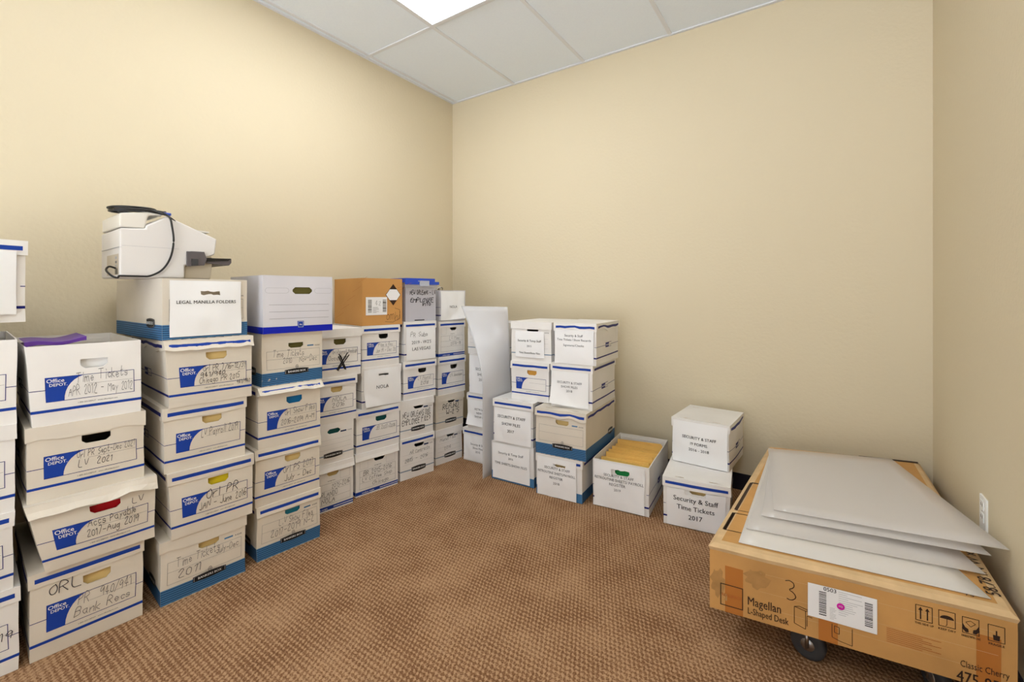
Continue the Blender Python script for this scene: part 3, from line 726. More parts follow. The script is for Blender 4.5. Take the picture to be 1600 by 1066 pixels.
# brown carton on top of D/E
d2 = ld(44); a = line_hit((P[0], P[1]), d2, 566); bb = line_hit(P, d2, 629); w_ = math.hypot(bb[0]-a[0], bb[1]-a[1])-.003
zE = max(bz[4], d4['z1'])+.002; hE = zc(434, P)-zE; dp = .37
cc = W(a[0]+d2[0]*w_/2-d2[1]*dp/2*1, a[1]+d2[1]*w_/2+d2[0]*dp/2); dw = W(*d2); rzE = math.atan2(dw[1], dw[0])
ct = thing('cardboard_carton', 'orange-brown cardboard carton with a barcode label and black diamond sticker', 'carton', (*cc, zE), rzE)
mb = MB(); mb.slab(0, w_, 0, dp, 0, hE-.003, 'kraft')
mb.slab(0, w_, 0, dp/2-.001, hE-.003, hE, 'kraft'); mb.slab(0, w_, dp/2+.001, dp, hE-.003, hE, 'kraft')
fl = Face2(mb, lambda a_, b_, e: (-e, dp-a_, b_)); ff = Face2(mb, lambda a_, b_, e: (a_, -e, b_))
for q, (s_, L_) in ((fl, (dp, 4)), (ff, (w_, 2))):
    for i in range(5):
        x = s_*(.08+.2*i); z = hE*(.12+.19*i) if q is fl else hE*(.3+.12*i)
        q.text('— — —— — ——', x, z, .02, 'kinkl', .01, center=False, ang=.32, maxw=.11)
ff.up(); ff.hand('omhl', w_*.58, hE*.10, .055, 'ink', random.Random(5), .0022, maxw=w_*.36)
ff.path([(w_*.55, hE*.07), (w_*.75, hE*.05), (w_*.94, hE*.13), (w_*.93, hE*.32), (w_*.8, hE*.36)], .0018, 'ink')
mb.build('body', ct, (w_/2, dp/2, 0))
mb = MB(); ff = Face2(mb, lambda a_, b_, e: (a_, -.0016-e, b_)); ff.rect(w_*.08, hE*.22, w_*.60, hE*.60, 'paper')
rr = random.Random(9)
for x0 in (.13, .49):
    z = .28
    while z < .54: t_ = rr.uniform(.004, .012); ff.lay = 2; ff.rect(w_*x0, hE*z, w_*(x0+.09), hE*(z+t_), 'ink'); z += t_+rr.uniform(.006, .012)
ff.hand('42', w_*.30, hE*.42, .025, 'ink', rr, .0012); 
for i in range(6): ff.rect(w_*.25, hE*(.27+.022*i), w_*(.33+.08*rr.random()), hE*(.275+.022*i), 'grey')
mb.build('shipping_label', ct, (w_/2, dp/2, 0))
mb = MB(); ff = Face2(mb, lambda a_, b_, e: (a_, -.0012-e, b_)); cx_, cz_, r_ = w_*.76, hE*.65, hE*.235
ff.poly([(cx_-r_*.80, cz_), (cx_, cz_-r_), (cx_+r_*.80, cz_), (cx_, cz_+r_)], 'kink'); ff.up()
ff.poly([(cx_-r_*.74, cz_), (cx_-r_*.36, cz_-r_*.5), (cx_+r_*.36, cz_-r_*.5), (cx_+r_*.74, cz_), (cx_+r_*.36, cz_+r_*.5), (cx_-r_*.36, cz_+r_*.5)], 'paper')
mb.build('diamond_sticker', ct, (w_/2, dp/2, 0))
# column F
P = gp(625, 753.5); d = ld(45); bz = [0]+[zc(v, P) for v in (688, 628, 567, 504)]
kw = dict(depth=.38, group=GL)
file_box(P, d, 625, 678, bz[0], bz[1], style='light', hole='round', label='white box marked AR Contracts with an oval handle, on the carpet', lid='stripe',
         hand=(('AR Contracts', .26, .60, .024, 'pencil', .0017, .6), ('2015 - 2016', .12, .42, .024, 'pen', .0015, .7)), **kw)
file_box(P, d, 625, 677, bz[1], bz[2], style='light', hole='round', lid='plain', label='white box marked NEW ORLEANS EMPLOYEE FILES in black marker',
         hand=(('NEW ORLEANS 2017', .06, .54, .034, 'ink', .0032, .84), ('EMPLOYEE FILES', .04, .34, .036, 'ink', .0034, .88)), **kw)
file_box(P, d, 630, 681, bz[2], bz[3], label='white box marked LV Payroll 2018 under the LAS VEGAS sign box',
         hand=(('LV Payroll', .42, .49, .024, 'pencil', .0016, .42), ('2018', .50, .345, .024, 'pen', .0017, .3)), **kw)
f4 = file_box(P, d, 631, 681, bz[3], bz[4], style='stripe', hole=None, label="white box with a paper sign reading 2019 - W2'S LAS VEGAS",
         paper=dict(w=.92, h=.84, x=.05, z=.02, text=[("2019 - W2'S", .5, .50, .030, 0), ('LAS VEGAS', .5, .30, .030, 0)], hand=(('PR Subs', .12, .72, .03, 'pen', .002, .6),)), **kw)
# clear tote with blue lid
a = line_hit(P, d, 633); bb = line_hit(P, d, 684); w_ = math.hypot(bb[0]-a[0], bb[1]-a[1]); zT = bz[4]+.002; hT = zc(434, P)-zT; dp = .38
cc = W(a[0]+d[0]*w_/2-d[1]*dp/2, a[1]+d[1]*w_/2+d[0]*dp/2); dw = W(*d); rzT = math.atan2(dw[1], dw[0])
tt = thing('storage_tote', 'frosted plastic tote with a blue lid marked NEW ORLEANS EMPLOYEE Info', 'storage tote', (*cc, zT), rzT)
tp = .012
def tsl(mb, x0, x1, y0, y1, z0, z1, m): mb.slab(x0, x1, y0, y1, z0, z1, m, n=.06)
mb = MB(); hb = hT-.03
mb.slab(.010, w_-.010, .01, .013, .0, hb, 'tote'); mb.slab(.010, w_-.010, dp-.013, dp-.01, 0, hb, 'tote')
mb.slab(.010, .013, .013, dp-.013, 0, hb, 'tote'); mb.slab(w_-.013, w_-.010, .013, dp-.013, 0, hb, 'tote'); mb.slab(.013, w_-.013, .013, dp-.013, 0, .003, 'tote')
mb.slab(.002, w_-.002, .002, .010, hb-.03, hb, 'tote'); mb.slab(.002, .01, .01, dp-.01, hb-.03, hb, 'tote')
f = Face2(mb, lambda a_, b_, e: (a_, .01-e, b_)); f.lay = 2
for tx, x, z, s_ in (('NEW ORLEANS - LV', .16, .62, .028), ('EMPLOYEE', .17, .44, .028), ('Info', .50, .36, .030)): f.hand(tx, x*w_, z*hT, s_, 'ink', random.Random(len(tx)), .004, maxw=w_*(.95-x))
f.rect(w_*.3, .004, w_*.6, .010, 'ink')
mb.build('tub', tt, (w_/2, dp/2, 0))
mb = MB(); mb.slab(-.004, w_+.006, -.004, dp+.004, hb, hb+.008, 'bluelid'); mb.slab(.012, w_-.012, .015, dp-.015, hb+.008, hT, 'bluelid')
for x0, x1 in ((-.004, .4*w_), (.72*w_, w_+.006)): mb.slab(x0, x1, -.008, -.004, hb-.012, hb+.008, 'bluelid')
mb.build('lid', tt, (w_/2, dp/2, 0))
mb = MB(); mb.slab(.42*w_, .70*w_, -.012, -.004, hb-.022, hb+.012, 'latch'); mb.slab(.42*w_, .70*w_, -.012, .02, hb+.008, hb+.014, 'latch'); mb.build('latch', tt, (w_/2, dp/2, 0))
# stack of papers in the tote
mb = MB(); mb.slab(-w_/2+.03, w_/2-.03, -dp/2+.03, dp/2-.03, 0, .19, 'gray_white'); o = mb.build('paper_stack'); o.location = (*cc, zT+.004); o.rotation_euler = (0, 0, rzT)
tag(o, 'grey-white papers seen dimly through the frosted plastic tote', 'papers')
# column G
P = gp(680, 729); d = ld(43); bz = [0]+[zc(v, P) for v in (674, 620, 561, 503, 453)]
kw = dict(depth=.36, group=GL)
file_box(P, d, 680.5, 722, bz[0], bz[1], style='light', hole='round', lid='plain', label='white box with oval handle and faint pencil notes, in the far corner on the carpet',
         hand=(('Miscell Files', .14, .66, .022, 'pencil', .0015, .6), ('2014', .3, .40, .022, 'pencil', .0014, .4)), **kw)
file_box(P, d, 680.5, 724, bz[1], bz[2], style='light', lid='plain', hole='trap', label='yellow-taped white box marked REFUND W2S in black marker',
         base='cream', hand=(('REFUND', .22, .58, .036, 'ink', .0034, .6), ("W-2'S", .34, .40, .034, 'ink', .0034, .5)), **kw)
file_box(P, d, 684, 727, bz[2], bz[3], label='white box with blue label panel, fourth row in the corner stack', hand=(('LV Invoices', .42, .47, .022, 'pencil', .0016, .45),), **kw)
g4 = file_box(P, d, 685, 726, bz[3], bz[4], style='medium', label='white box with ruled lines and a medium weight print, under a paper NOLA sign box',
         hand=(('LV Misc', .38, .475, .026, 'pencil', .0016, .4), ('2014-18', .44, .33, .024, 'pencil', .0016, .4)), **kw)
file_box(P, d, 686, 727, bz[4]+.002, bz[5]-.004, style='stripe', hole=None, lid=None, label='small white box with a NOLA paper sign on top of the corner stack',
         paper=dict(w=.9, h=.95, x=.03, z=.02, text=[('NOLA', .52, .42, .026, 0)], curl=.8), base='gray_white', **{**kw, 'depth': .30})
gt = MB(); gr = random.Random(4)
for k in range(6): gt.tube([(-.06+.02*k+.01*math.sin(q+k), -.02+.04*q/6*(-1)**k, .003+.014*math.sin(q/6*math.pi)*(k+1)/4) for q in range(7)], .003, 'paper' if k % 2 else 'dkgrey', 6)
a = line_hit(P, d, 702); cc = W(a[0]-d[1]*.12, a[1]+d[0]*.12); o = gt.build('packing_scraps'); o.location = (*cc, bz[5]-.003); tag(o, 'curled scraps of paper and strap on top of the NOLA sign box', 'paper scraps')

# ------------------------------------------------------------------ back wall stacks
P = gp(722, 717); d = bd(33.4); bz = [0]+[zc(v, P) for v in (667, 612, 552, 504)]
kw = dict(depth=.40, group=GB, wfix=.29)
SS = lambda y, a='SECURITY & STAFF', b='SHOW FILES', s=.021, x=.5: [(a, x, .62, s, 0), (b, x, .48, s, 0), (y, x, .34, s, 0)]
file_box(P, d, 724, 0, bz[0], bz[1], style='stripe', hole=None, label='white box with a Security & Staff sign, on the carpet behind the curled plastic sheet',
         paper=dict(w=.92, h=.78, x=.03, z=.05, text=SS('2015', 'Security & Staff', 'Show Files')), **kw)
file_box(P, d, 730.5, 0, bz[1], bz[2], style='stripe', hole=None, label='white box with a peeling sign, second from the floor behind the curled plastic sheet',
         paper=dict(w=.92, h=.74, x=.03, z=.1, text=SS('SHOW & TIMES', 'RETROACTIVE', 'NEW HIRES'), curl=-.8), **kw)
file_box(P, d, 733, 0, bz[2], bz[3], style='stripe', hole=None, lid=None, label='white box with a SECURITY SHOW sign, third from the floor behind the plastic sheet',
         paper=dict(w=.96, h=.95, x=.02, z=.02, text=SS('2016', 'SECURITY', 'SHOW', s=.026, x=.42)), **kw)
file_box(P, d, 731, 0, bz[3]+.002, bz[4], style='light', lid=None, hole='round', label='white box with a grey badge line, top of the stack behind the plastic sheet', **kw)
# columns J (low) and K (upper)
P = gp(767, 746.6); d = bd(31); bz = [0, zc(688, P), zc(622, P)]
kw = dict(depth=.45, group=GB)
file_box(P, d, 768, 835, bz[0], bz[1], style='bluebase', hole=None, lid=None, label='white box with a TIME SHEETS-SHOW FILES sign and blue base edge, on the carpet',
         paper=dict(w=.88, h=.92, x=.04, z=.05, text=[('Security & Temp Staff', .5, .72, .021, 0), ('2016', .5, .60, .018, 0), ('TIME SHEETS-SHOW FILES', .5, .42, .021, 0)]), **kw)
j2 = file_box(P, d, 771, 833, bz[1], bz[2], style='stripe', hole=None, slots=True, label='white lidded box with a SECURITY & STAFF SHOW FILES 2017 sign',
         paper=dict(w=.93, h=.80, x=.04, z=.02, text=[('SECURITY & STAFF', .47, .72, .025, 1), ('SHOW FILES', .47, .52, .025, 1), ('2017', .47, .32, .025, 1)]), **kw)
zk = [bz[2], .768, 1.024]
file_box(P, d, 799, 858, zk[0]+.001, zk[1], off=.055, label='white box with blue Office Depot panel and blank label, under the Security & Temp Staff box'.replace('Office Depot ', 'corner '),
         fill=('orange', 'orange folder behind the handle hole of the blank-labelled box'), **{**kw, 'depth': .40})
file_box(P, d, 799, 862, zk[1], zk[2], off=.06, style='light', hole='round', lid='plain', label='white plain-lidded box with a Security & Temp Staff sign, top left of the back stack',
         paper=dict(w=.72, h=.66, x=.12, z=.12, text=[('Security & Temp Staff', .5, .60, .019, 1), ('2015', .5, .40, .017, 0), ('Time Sheets/Show Files', .5, .14, .016, 1)]), **{**kw, 'depth': .40})
# column L
P = gp(837.5, 770); d = bd(30.5); bz = [0, zc(707, P), zc(636, P), .782, 1.028]
kw = dict(depth=.52, group=GB)
file_box(P, d, 838, 910, bz[0], bz[1], style='bluebase', hole='trap', label='white box with a PAYROLL REGISTER 2018 sign, on the carpet beside the open box',
         fill=('manila', 'tan folder above the PAYROLL REGISTER 2018 sign'),
         paper=dict(w=.86, h=.95, x=.03, z=.01, tear=(.42, .74, .80, .90), text=[('SECURITY & STAFF', .52, .72, .020, 0), ('RETROUTINE SHEETS/PAYROLL', .5, .60, .020, 0), ('REGISTER', .5, .48, .020, 0), ('2018', .5, .34, .020, 0)]), **kw)
file_box(P, d, 837, 916, bz[1], bz[2], style='bankers', hole='trap', off=-.004, lid='stripe', label='long cream box with black badge and blue base in the back wall stack', base='cream',
         fill=('manila', 'tan folder behind the handle of the long cream box'), slots=True, flare=.004, ragged=.003, **kw)
file_box(P, d, 861, 926, bz[2], bz[3], style='stripe', hole=None, off=.07, slots=True, label='white box with a curling SECURITY & STAFF 2018 sign, third up beside the wall',
         paper=dict(w=.90, h=.80, x=.02, z=.04, text=[('SECURITY & STAFF', .5, .66, .019, 0), ('SHOW FILES', .5, .54, .019, 0), ('2018', .5, .42, .019, 0)], curl=-1), **{**kw, 'depth': .42})
file_box(P, d, 866, 932, bz[3], bz[4], style='stripe', hole=None, off=.07, lid='stripe', ragged=.004, label='white box with a faded sign, top right of the back wall stack',
         paper=dict(w=.93, h=.84, x=.02, z=.01, text=[('Security & Staff', .5, .80, .019, 0), ('Time Tickets / Show Records', .5, .68, .018, 0), ('Signatures/Checks', .5, .52, .018, 0)]), **{**kw, 'depth': .42})
# open box M with envelopes
P = gp(926, 788); d = bd(29.5); hM = zc(716, P)
m = file_box(P, d, 926, 1014.6, 0, hM, .54, style='stripe', hole='trap', lid=None, label='open white box packed with yellow envelopes, PAYROLL REGISTER 2019 sign in front', group=GB,
         fill=('green', 'green folder showing through the torn sign of the open box'),
         paper=dict(w=.90, h=.96, x=.03, z=.02, tear=(.37, .73, .73, .86), text=[('SECURITY & STAFF', .5, .70, .020, 0), ('RETROUTINE SHEETS/ PAYROLL', .5, .61, .0215, 0), ('REGISTER', .48, .51, .0215, 0), ('2019', .48, .40, .019, 0)]))
er = random.Random(11); proto = None
for k in range(20):
    y = -.215+.0205*k
    if proto is None:
        e = MB(); ew, eh = m['w']-.03, hM*.9
        e.slab(-ew/2, ew/2, 0, .0035, 0, eh, 'envelope'); e.slab(-ew/2+.01, ew/2-.01, .0035, .006, 0, eh-.03, 'envelope'); e.slab(-ew/2, ew/2, .0035, .006, eh-.03, eh, 'envelope', n=.06)
        proto = e.build('envelope'); o = proto
    else: o = proto.copy(); COL.objects.link(o)
    o.location = (*rot(m['c'], m['rz'], er.uniform(-.003, .003), y), .008); o.rotation_euler = (math.radians(-9+er.uniform(-2, 1)), math.radians(er.uniform(-2.5, 2.5)), m['rz'])
    o.scale = (.98, 1, er.uniform(.94, 1.09))
    tag(o, 'golden yellow envelope filed upright in the open white box', 'envelope', 'yellow envelopes in the open box')
# N stack
P = gp(1036, 817); d = bd(27.5); zN = zc(744, P)
file_box(P, d, 1036, 1141, 0, zN, .40, style='stripe', hole='trap', slots=True, group=GB, label='white lidded box with Security & Staff Time Tickets 2017 sign, beside the desk carton',
         fill=('manila', 'tan folder above the Time Tickets 2017 sign'), bulge=.008,
         paper=dict(w=.88, h=.80, x=.06, z=.02, text=[('Security & Staff', .5, .70, .034, 1), ('Time Tickets', .5, .48, .034, 1), ('2017', .5, .25, .034, 1)], tear=(.33, .68, .86, 1.0)))
P = gp(1046, 718, zN); d = bd(38)
file_box(P, d, 1050, 1140, zN+.001, zN+.249, .35, style='stripe', hole=None, slots=True, group=GB, label='white lidded box with 19 FORMS 2016 - 2018 sign, on top of the Time Tickets box'.replace('19 FORMS', 'I9 FORMS'),
         ragged=.003, bulge=.016, paper=dict(w=.96, h=.96, x=.02, z=.01, text=[('SECURITY & STAFF', .5, .62, .022, 1), ('I9 FORMS', .5, .48, .022, 1), ('2016 - 2018', .5, .34, .022, 1)]))

# ------------------------------------------------------------------ curled plastic sheet
def to_w(X, Z, z): x, y = W(X, Z); return Vector((x, y, z))
sm = MB(); NU, NV = 16, 30
B0, B1, T0, T1 = (-.190, 2.905), (.010, 3.20), (-.365, 3.22), (-.030, 2.965)
def sheet(i, j):
    s, t = i/NU, j/NV
    g0 = max(0, (t-.55)/.45)**1.5; g1 = t**1.6
    a = (B0[0]+(T0[0]-B0[0])*g0, B0[1]+(T0[1]-B0[1])*g0); b = (B1[0]+(T1[0]-B1[0])*g1, B1[1]+(T1[1]-B1[1])*g1)
    cu = .02*math.sin(math.pi*s)*(1-abs(2*t-1))
    return to_w(a[0]*(1-s)+b[0]*s+cu*-.6, a[1]*(1-s)+b[1]*s-cu, .004+1.112*t)
sm.grid(sheet, NU, NV, 'lens_back', smooth=True)
o = sm.build('plastic_sheet'); md = o.modifiers.new('thick', 'SOLIDIFY'); md.thickness = .0016; md.offset = 0
tag(o, 'curled grey translucent plastic sheet standing upright between the corner and back stacks', 'plastic sheet')

# ------------------------------------------------------------------ desk carton on dolly
zt_, th = .352, .222
fl_, fr_, bl_, br_ = gp(1109, 847, zt_), gp(1590, 960.5, zt_), gp(1202, 697, zt_), gp(1436, 722, zt_)
c4 = [Vector((*W(*q), 0)) for q in (fl_, fr_, br_, bl_)]
for q in c4: q.x = min(q.x, WR-.006); q.y = min(q.y, WB-.012)
cen = sum(c4, Vector())/4; ex = (c4[1]-c4[0]).normalized(); rzD = math.atan2(ex.y, ex.x)
loc4 = [(rot((0, 0), -rzD, (q-cen).x, (q-cen).y)) for q in c4]
def bil(s, t):
    a, b, c, e = loc4
    return ((a[0]*(1-s)+b[0]*s)*(1-t)+(e[0]*(1-s)+c[0]*s)*t, (a[1]*(1-s)+b[1]*s)*(1-t)+(e[1]*(1-s)+c[1]*s)*t)
dk = thing('desk_carton', 'large flat brown carton printed L-Shaped Desk on a dolly', 'carton', (cen.x, cen.y, zt_-th), rzD)
wF = math.dist(loc4[0], loc4[1]); dS = math.dist(loc4[0], loc4[3])
bw = .012
prof = [(0, 0), (1, .003), (2, bw)]                # rounded top edge rings: (inset, drop)
def wob(x, y, z): return noise.noise(Vector((x*5, y*5, z*6+3)))*.004
mb = MB(); NXx, NZz = 24, 6
def ring(s, t, ins): # param inset
    si = ins/wF; ti = ins/dS
    return bil(si+(1-2*si)*s, ti+(1-2*ti)*t)
def side(t0, t1, n, fn, m):
    def g(i, j):
        s, t = fn(i/n); z = (th-.024)*j/NZz
        x, y = ring(s, t, 0); k = wob(x, y, z)
        return (x, y+k*(1 if t in (0, 1) else 0), z)
    mb.grid(g, n, NZz, m)
    def g2(i, j):
        s, t = fn(i/n); ins = [0, -.004, .010, .03][j]; z = [th-.024, th-.012, th-.002, th][j]
        x, y = ring(s, t, ins); k = wob(x, y, th-.024)*(1 if j == 0 else .5)
        return (x, y+k*(1 if t in (0, 1) else 0), z+(wob(x*2, y*2, 1)*.3 if j < 3 else 0))
    mb.grid(g2, n, 3, 'kraft_edge' if m == 'kraft2' else m)
side(0, 0, NXx, lambda q: (q, 0), 'kraft2'); side(0, 0, NXx, lambda q: (1, q), 'kraft2'); side(0, 0, NXx, lambda q: (1-q, 1), 'kraft2'); side(0, 0, NXx, lambda q: (0, 1-q), 'kraft2')
mb.grid(lambda i, j: (*ring(i/NXx, j/NXx, .03), th), NXx, NXx, 'kraft2')
mb.grid(lambda i, j: (*ring(i/4, 1-j/4, 0), 0), 4, 4, 'kraft2')
def FF(a_, b_, e):                                  # front face print mapping; a in metres along, b up
    x, y = ring(a_/wF, 0, 0); return (x, y-.0004-e+wob(x, y, b_), b_)
f = Face2(mb, FF)
def pxF(u, v):                                      # locate print positions on the front face
    q = line_hit(fl_, ((fr_[0]-fl_[0])/wF, (fr_[1]-fl_[1])/wF), u); a_ = math.dist(q, fl_); return a_, CH-(v-HV)*q[1]/F-(zt_-th)
def bez(P, n=10): return P
def at_(u, v): return pxF(u, v)
# tape strips, dust
x0, z0_ = at_(1133, 960); x1, _ = at_(1161, 960); f.rect(x0, 0, x1, .155, 'tape')
x0, _ = at_(1279, 1000); x1, _ = at_(1309, 1000); f.rect(x0, 0, x1, .09, 'tape')
x0, _ = at_(1525, 1000); x1, _ = at_(1564, 1000); f.rect(x0, .0, x1, .145, 'tape')
for cx_, cz_, rx, rz_ in ((at_(1183, 905)+(.036, .030)), (at_(1122, 910)+(.022, .045)), (at_(1142, 935)+(.02, .02))):
    f.poly([(cx_+rx*math.cos(a*.3142)*(1+.25*math.sin(a*2.3)), cz_+rz_*math.sin(a*.3142)*(1+.2*math.cos(a*1.7))) for a in range(20)], 'dust')
for z in (.05, .10, .16): f.rect(.15, z, wF*.95, z+.0006, 'kraft_edge')
f.up()
(xa, za), (xb, zb) = at_(1125.5, 952), at_(1161, 919); za = at_(1125.5, 943.5)[1]; zb = at_(1125.5, 910)[1]
f.outline(xa, za, xb, zb, .0028, 'kink'); f.text('REALSPACE', (xa+xb)/2, (za+zb)/2-.004, .013, 'kinkl', .0, maxw=(xb-xa)*.85)
x, z = at_(1168.5, 944); f.text('Magellan', x, z, .040, 'kink', .003, center=False, maxw=at_(1220, 0)[0]-x)
x, z = at_(1168.5, 957); f.text('L-Shaped Desk', x, z-.002, .030, 'kink', .004, center=False, maxw=at_(1232, 0)[0]-x)
x, z = at_(1227, 936); P3 = [(0, .062), (.012, .066), (.024, .058), (.023, .044), (.008, .036), (.024, .028), (.030, .014), (.016, .002), (.0, .008)]
Q = [P3[0]]
for a_, b_ in zip(P3, P3[1:]): Q += [(a_[0]*.75+b_[0]*.25, a_[1]*.75+b_[1]*.25), (a_[0]*.25+b_[0]*.75, a_[1]*.25+b_[1]*.75)]
f.path([(x+p[0], z+p[1]-.002) for p in Q], .0026, 'kink')
# little desk drawings
x, z = at_(1241, 975)
def dr(P, t=.0016): f.path([(x+a_, z+b_) for a_, b_ in P], t, 'kink')
dr([(0, .004), (.0, .056), (.030, .050), (.030, -.006), (0, .004)]); dr([(0, .056), (.014, .060), (.05, .052), (.030, .050)]); dr([(.034, .004), (.034, .036), (.048, .034)])
x, z = at_(1300, 990); dr([(0, .03), (0, -.01), (.02, -.016), (.05, -.02), (.05, .03)]); dr([(.006, .006), (.006, .026), (.018, .024), (.018, .004), (.006, .006)])
# care icons
for (u, v, kind, cap) in ((1430, 940, 'up', 'THIS SIDE UP'), (1466, 949, 'um', 'KEEP DRY'), (1503, 960, 'hand', 'HANDLE WITH CARE'), (1543, 972, 'glass', 'FRAGILE')):
    x, z = at_(u, v+27.5); x2, _ = at_(u+27, v); s_ = (x2-x); hgt = .044
    f.outline(x, z, x+s_, z+hgt, .0016, 'kink'); cx_ = x+s_/2
    if kind == 'up':
        for q in (-.2, .2): f.path([(cx_+q*s_, z+.005), (cx_+q*s_, z+hgt-.010)], .003, 'kink'); f.poly([(cx_+q*s_-.005, z+hgt-.014), (cx_+q*s_+.005, z+hgt-.014), (cx_+q*s_, z+hgt-.005)], 'kink')
    if kind == 'um':
        f.poly([(cx_-.015, z+.022)]+[(cx_-.015*math.cos(a/8*math.pi), z+.022+.010*math.sin(a/8*math.pi)) for a in range(1, 8)]+[(cx_+.015, z+.022)], 'kink'); f.path([(cx_, z+.024), (cx_, z+.006), (cx_-.003, z+.004)], .0014, 'kink')
    if kind == 'hand':
        for q in (-1, 1): f.poly([(cx_+q*.016, z+.026), (cx_+q*.018, z+.012), (cx_+q*.010, z+.003), (cx_+q*.004, z+.004), (cx_+q*.005, z+.013), (cx_+q*.011, z+.016)][::q], 'kink')
        f.path([(cx_-.010, z+.030), (cx_, z+.036), (cx_+.010, z+.030), (cx_, z+.020), (cx_-.010, z+.030)], .0012, 'kink')
    if kind == 'glass':
        f.poly([(cx_-.006, z+.004), (cx_+.006, z+.004), (cx_+.007, z+.018), (cx_-.007, z+.018)], 'kink'); f.path([(cx_, z+.018), (cx_, z+.030)], .003, 'kink')
    f.text(cap, cx_, z-.010, .0085, 'kink', .01, maxw=s_*1.1)
x, z = at_(1500, 1040); f.text('Classic Cherry', x, z, .026, 'kink', .0, center=False, maxw=at_(1577, 0)[0]-x)
x, z = at_(1494, 1058); f.text('475-958', x, z-.008, .044, 'kink', .022, center=False, maxw=at_(1574, 0)[0]-x)
for k in range(8): f.rect(at_(1385, 0)[0], .055+.0055*k, at_(1385, 0)[0]+.08+.02*((k*5) % 3), .0562+.0055*k, 'kinkl')
# top print
def TT(a_, b_, e):
    x, y = ring(a_/wF, b_/dS, 0); return (x, y, th+.0004+e)
f = Face2(mb, TT)
f.path([(.02, .30), (.02, .62), (.13, .62)], .012, 'kink'); f.path([(.02, .30), (.13, .30)], .004, 'kink')
f.path([(.13, .27), (.02, .27), (.02, .115), (.14, .115)], .004, 'kink'); f.path([(.02, .27), (.02, .115)], .012, 'kink')
f.text('58.78 IN W x 30', wF-.012, .22, .045, 'kink', .008, center=True, ang=math.pi/2, maxw=.30)
f.text('75', wF-.085, .035, .022, 'kink', .0, center=True)
f.rect(.62*wF, dS-.03, .99*wF, dS-.005, 'kink')
mb.build('body', dk)
mb = MB(); f = Face2(mb, lambda a_, b_, e: tuple(Vector(FF(a_, b_, e))+Vector((0, -.003, 0))))
x0, za = at_(1262, 960); x1, _ = at_(1370, 999); zt2 = at_(1262, 909)[1]; zb2 = at_(1262, 960.5)[1]
f.rect(x0, zb2, x1, zt2, 'paper'); lw, lh = x1-x0, zt2-zb2; rr = random.Random(2); f.lay = 2
for bx in (.17, .83):
    z = .12 if bx < .5 else .16
    while z < .82: t_ = rr.uniform(.008, .03); f.rect(x0+lw*bx, zb2+lh*z, x0+lw*(bx+.11), zb2+lh*(z+t_), 'ink'); z += t_+rr.uniform(.012, .03)
f.text('0503', x0+lw*.33, zb2+lh*.87, .017, 'print', .02)
for k in range(12): f.rect(x0+lw*.46, zb2+lh*(.93-.06*k), x0+lw*(.5+.32*rr.random()), zb2+lh*(.94-.06*k), 'lgrey')
for k in range(8): f.rect(x0+lw*.33, zb2+lh*(.40-.045*k), x0+lw*(.38+.05*rr.random()), zb2+lh*(.41-.045*k), 'lgrey')
f.lay = 3; f.poly([(x0+lw*.49+.010*math.cos(a*.3142), zb2+lh*.52+.010*math.sin(a*.3142)) for a in range(20)], 'magenta'); f.lay = 4; f.text('M2', x0+lw*.49, zb2+lh*.50, .008, 'wink')
tag(mb.build('shipping_label', dk), 'white shipping label with two barcodes and a magenta dot')
# dolly
dl_ = thing('furniture_dolly', 'four-wheeled dolly with grey caster wheels under the large brown carton', 'dolly', (cen.x, cen.y, 0), rzD)
mb = MB(); zdk = zt_-th-.002
wx, wy = wF/2-.22, dS/2-.10
for y in (-wy+.0, wy-.0): mb.slab(-wx-.08, wx+.08, y-.045, y+.045, zdk-.022, zdk, 'wood', n=.3)
for x in (-wx, wx): mb.slab(x-.045, x+.045, -wy+.045, wy-.045, zdk-.022, zdk, 'wood', n=.3)
mb.build('frame', dl_)
def caster(x, y, ang, nm='wheel'):
    c = (x, y, .05); ax = (math.cos(ang), math.sin(ang), 0)
    mb = MB(); mb.lathe([(.001, -.016), (.032, -.016), (.044, -.015), (.050, -.010), (.050, .010), (.044, .015), (.032, .016), (.001, .016)], c, ax, 'rubber', 32)
    mb.lathe([(.001, -.019), (.018, -.018), (.020, -.016)], c, ax, 'metal', 16); mb.lathe([(.001, .019), (.018, .018), (.020, .016)], c, ax, 'metal', 16)
    wo = mb.build('wheel', dl_)
    mb = MB(); px_, py_ = ax[0]*.022, ax[1]*.022
    for s_ in (-1, 1): mb.tube([(x+px_*s_, y+py_*s_, .045), (x+px_*s_, y+py_*s_, zdk-.03)], .006, 'metal', 8)
    mb.slab(x-.03, x+.03, y-.03, y+.03, zdk-.028, zdk-.0225, 'metal', n=.1); mb.build('caster_fork', dl_)
# the visible wheel
q = Vector((*W(*gp(1264, 1031)), 0))-cen; lx, ly = rot((0, 0), -rzD, q.x, q.y)
caster(max(-wx-.05, lx), max(-dS/2+.06, ly+.01), 1.25)
caster(wx, -wy, .3); caster(-wx, wy, .1); caster(wx, wy, .2)

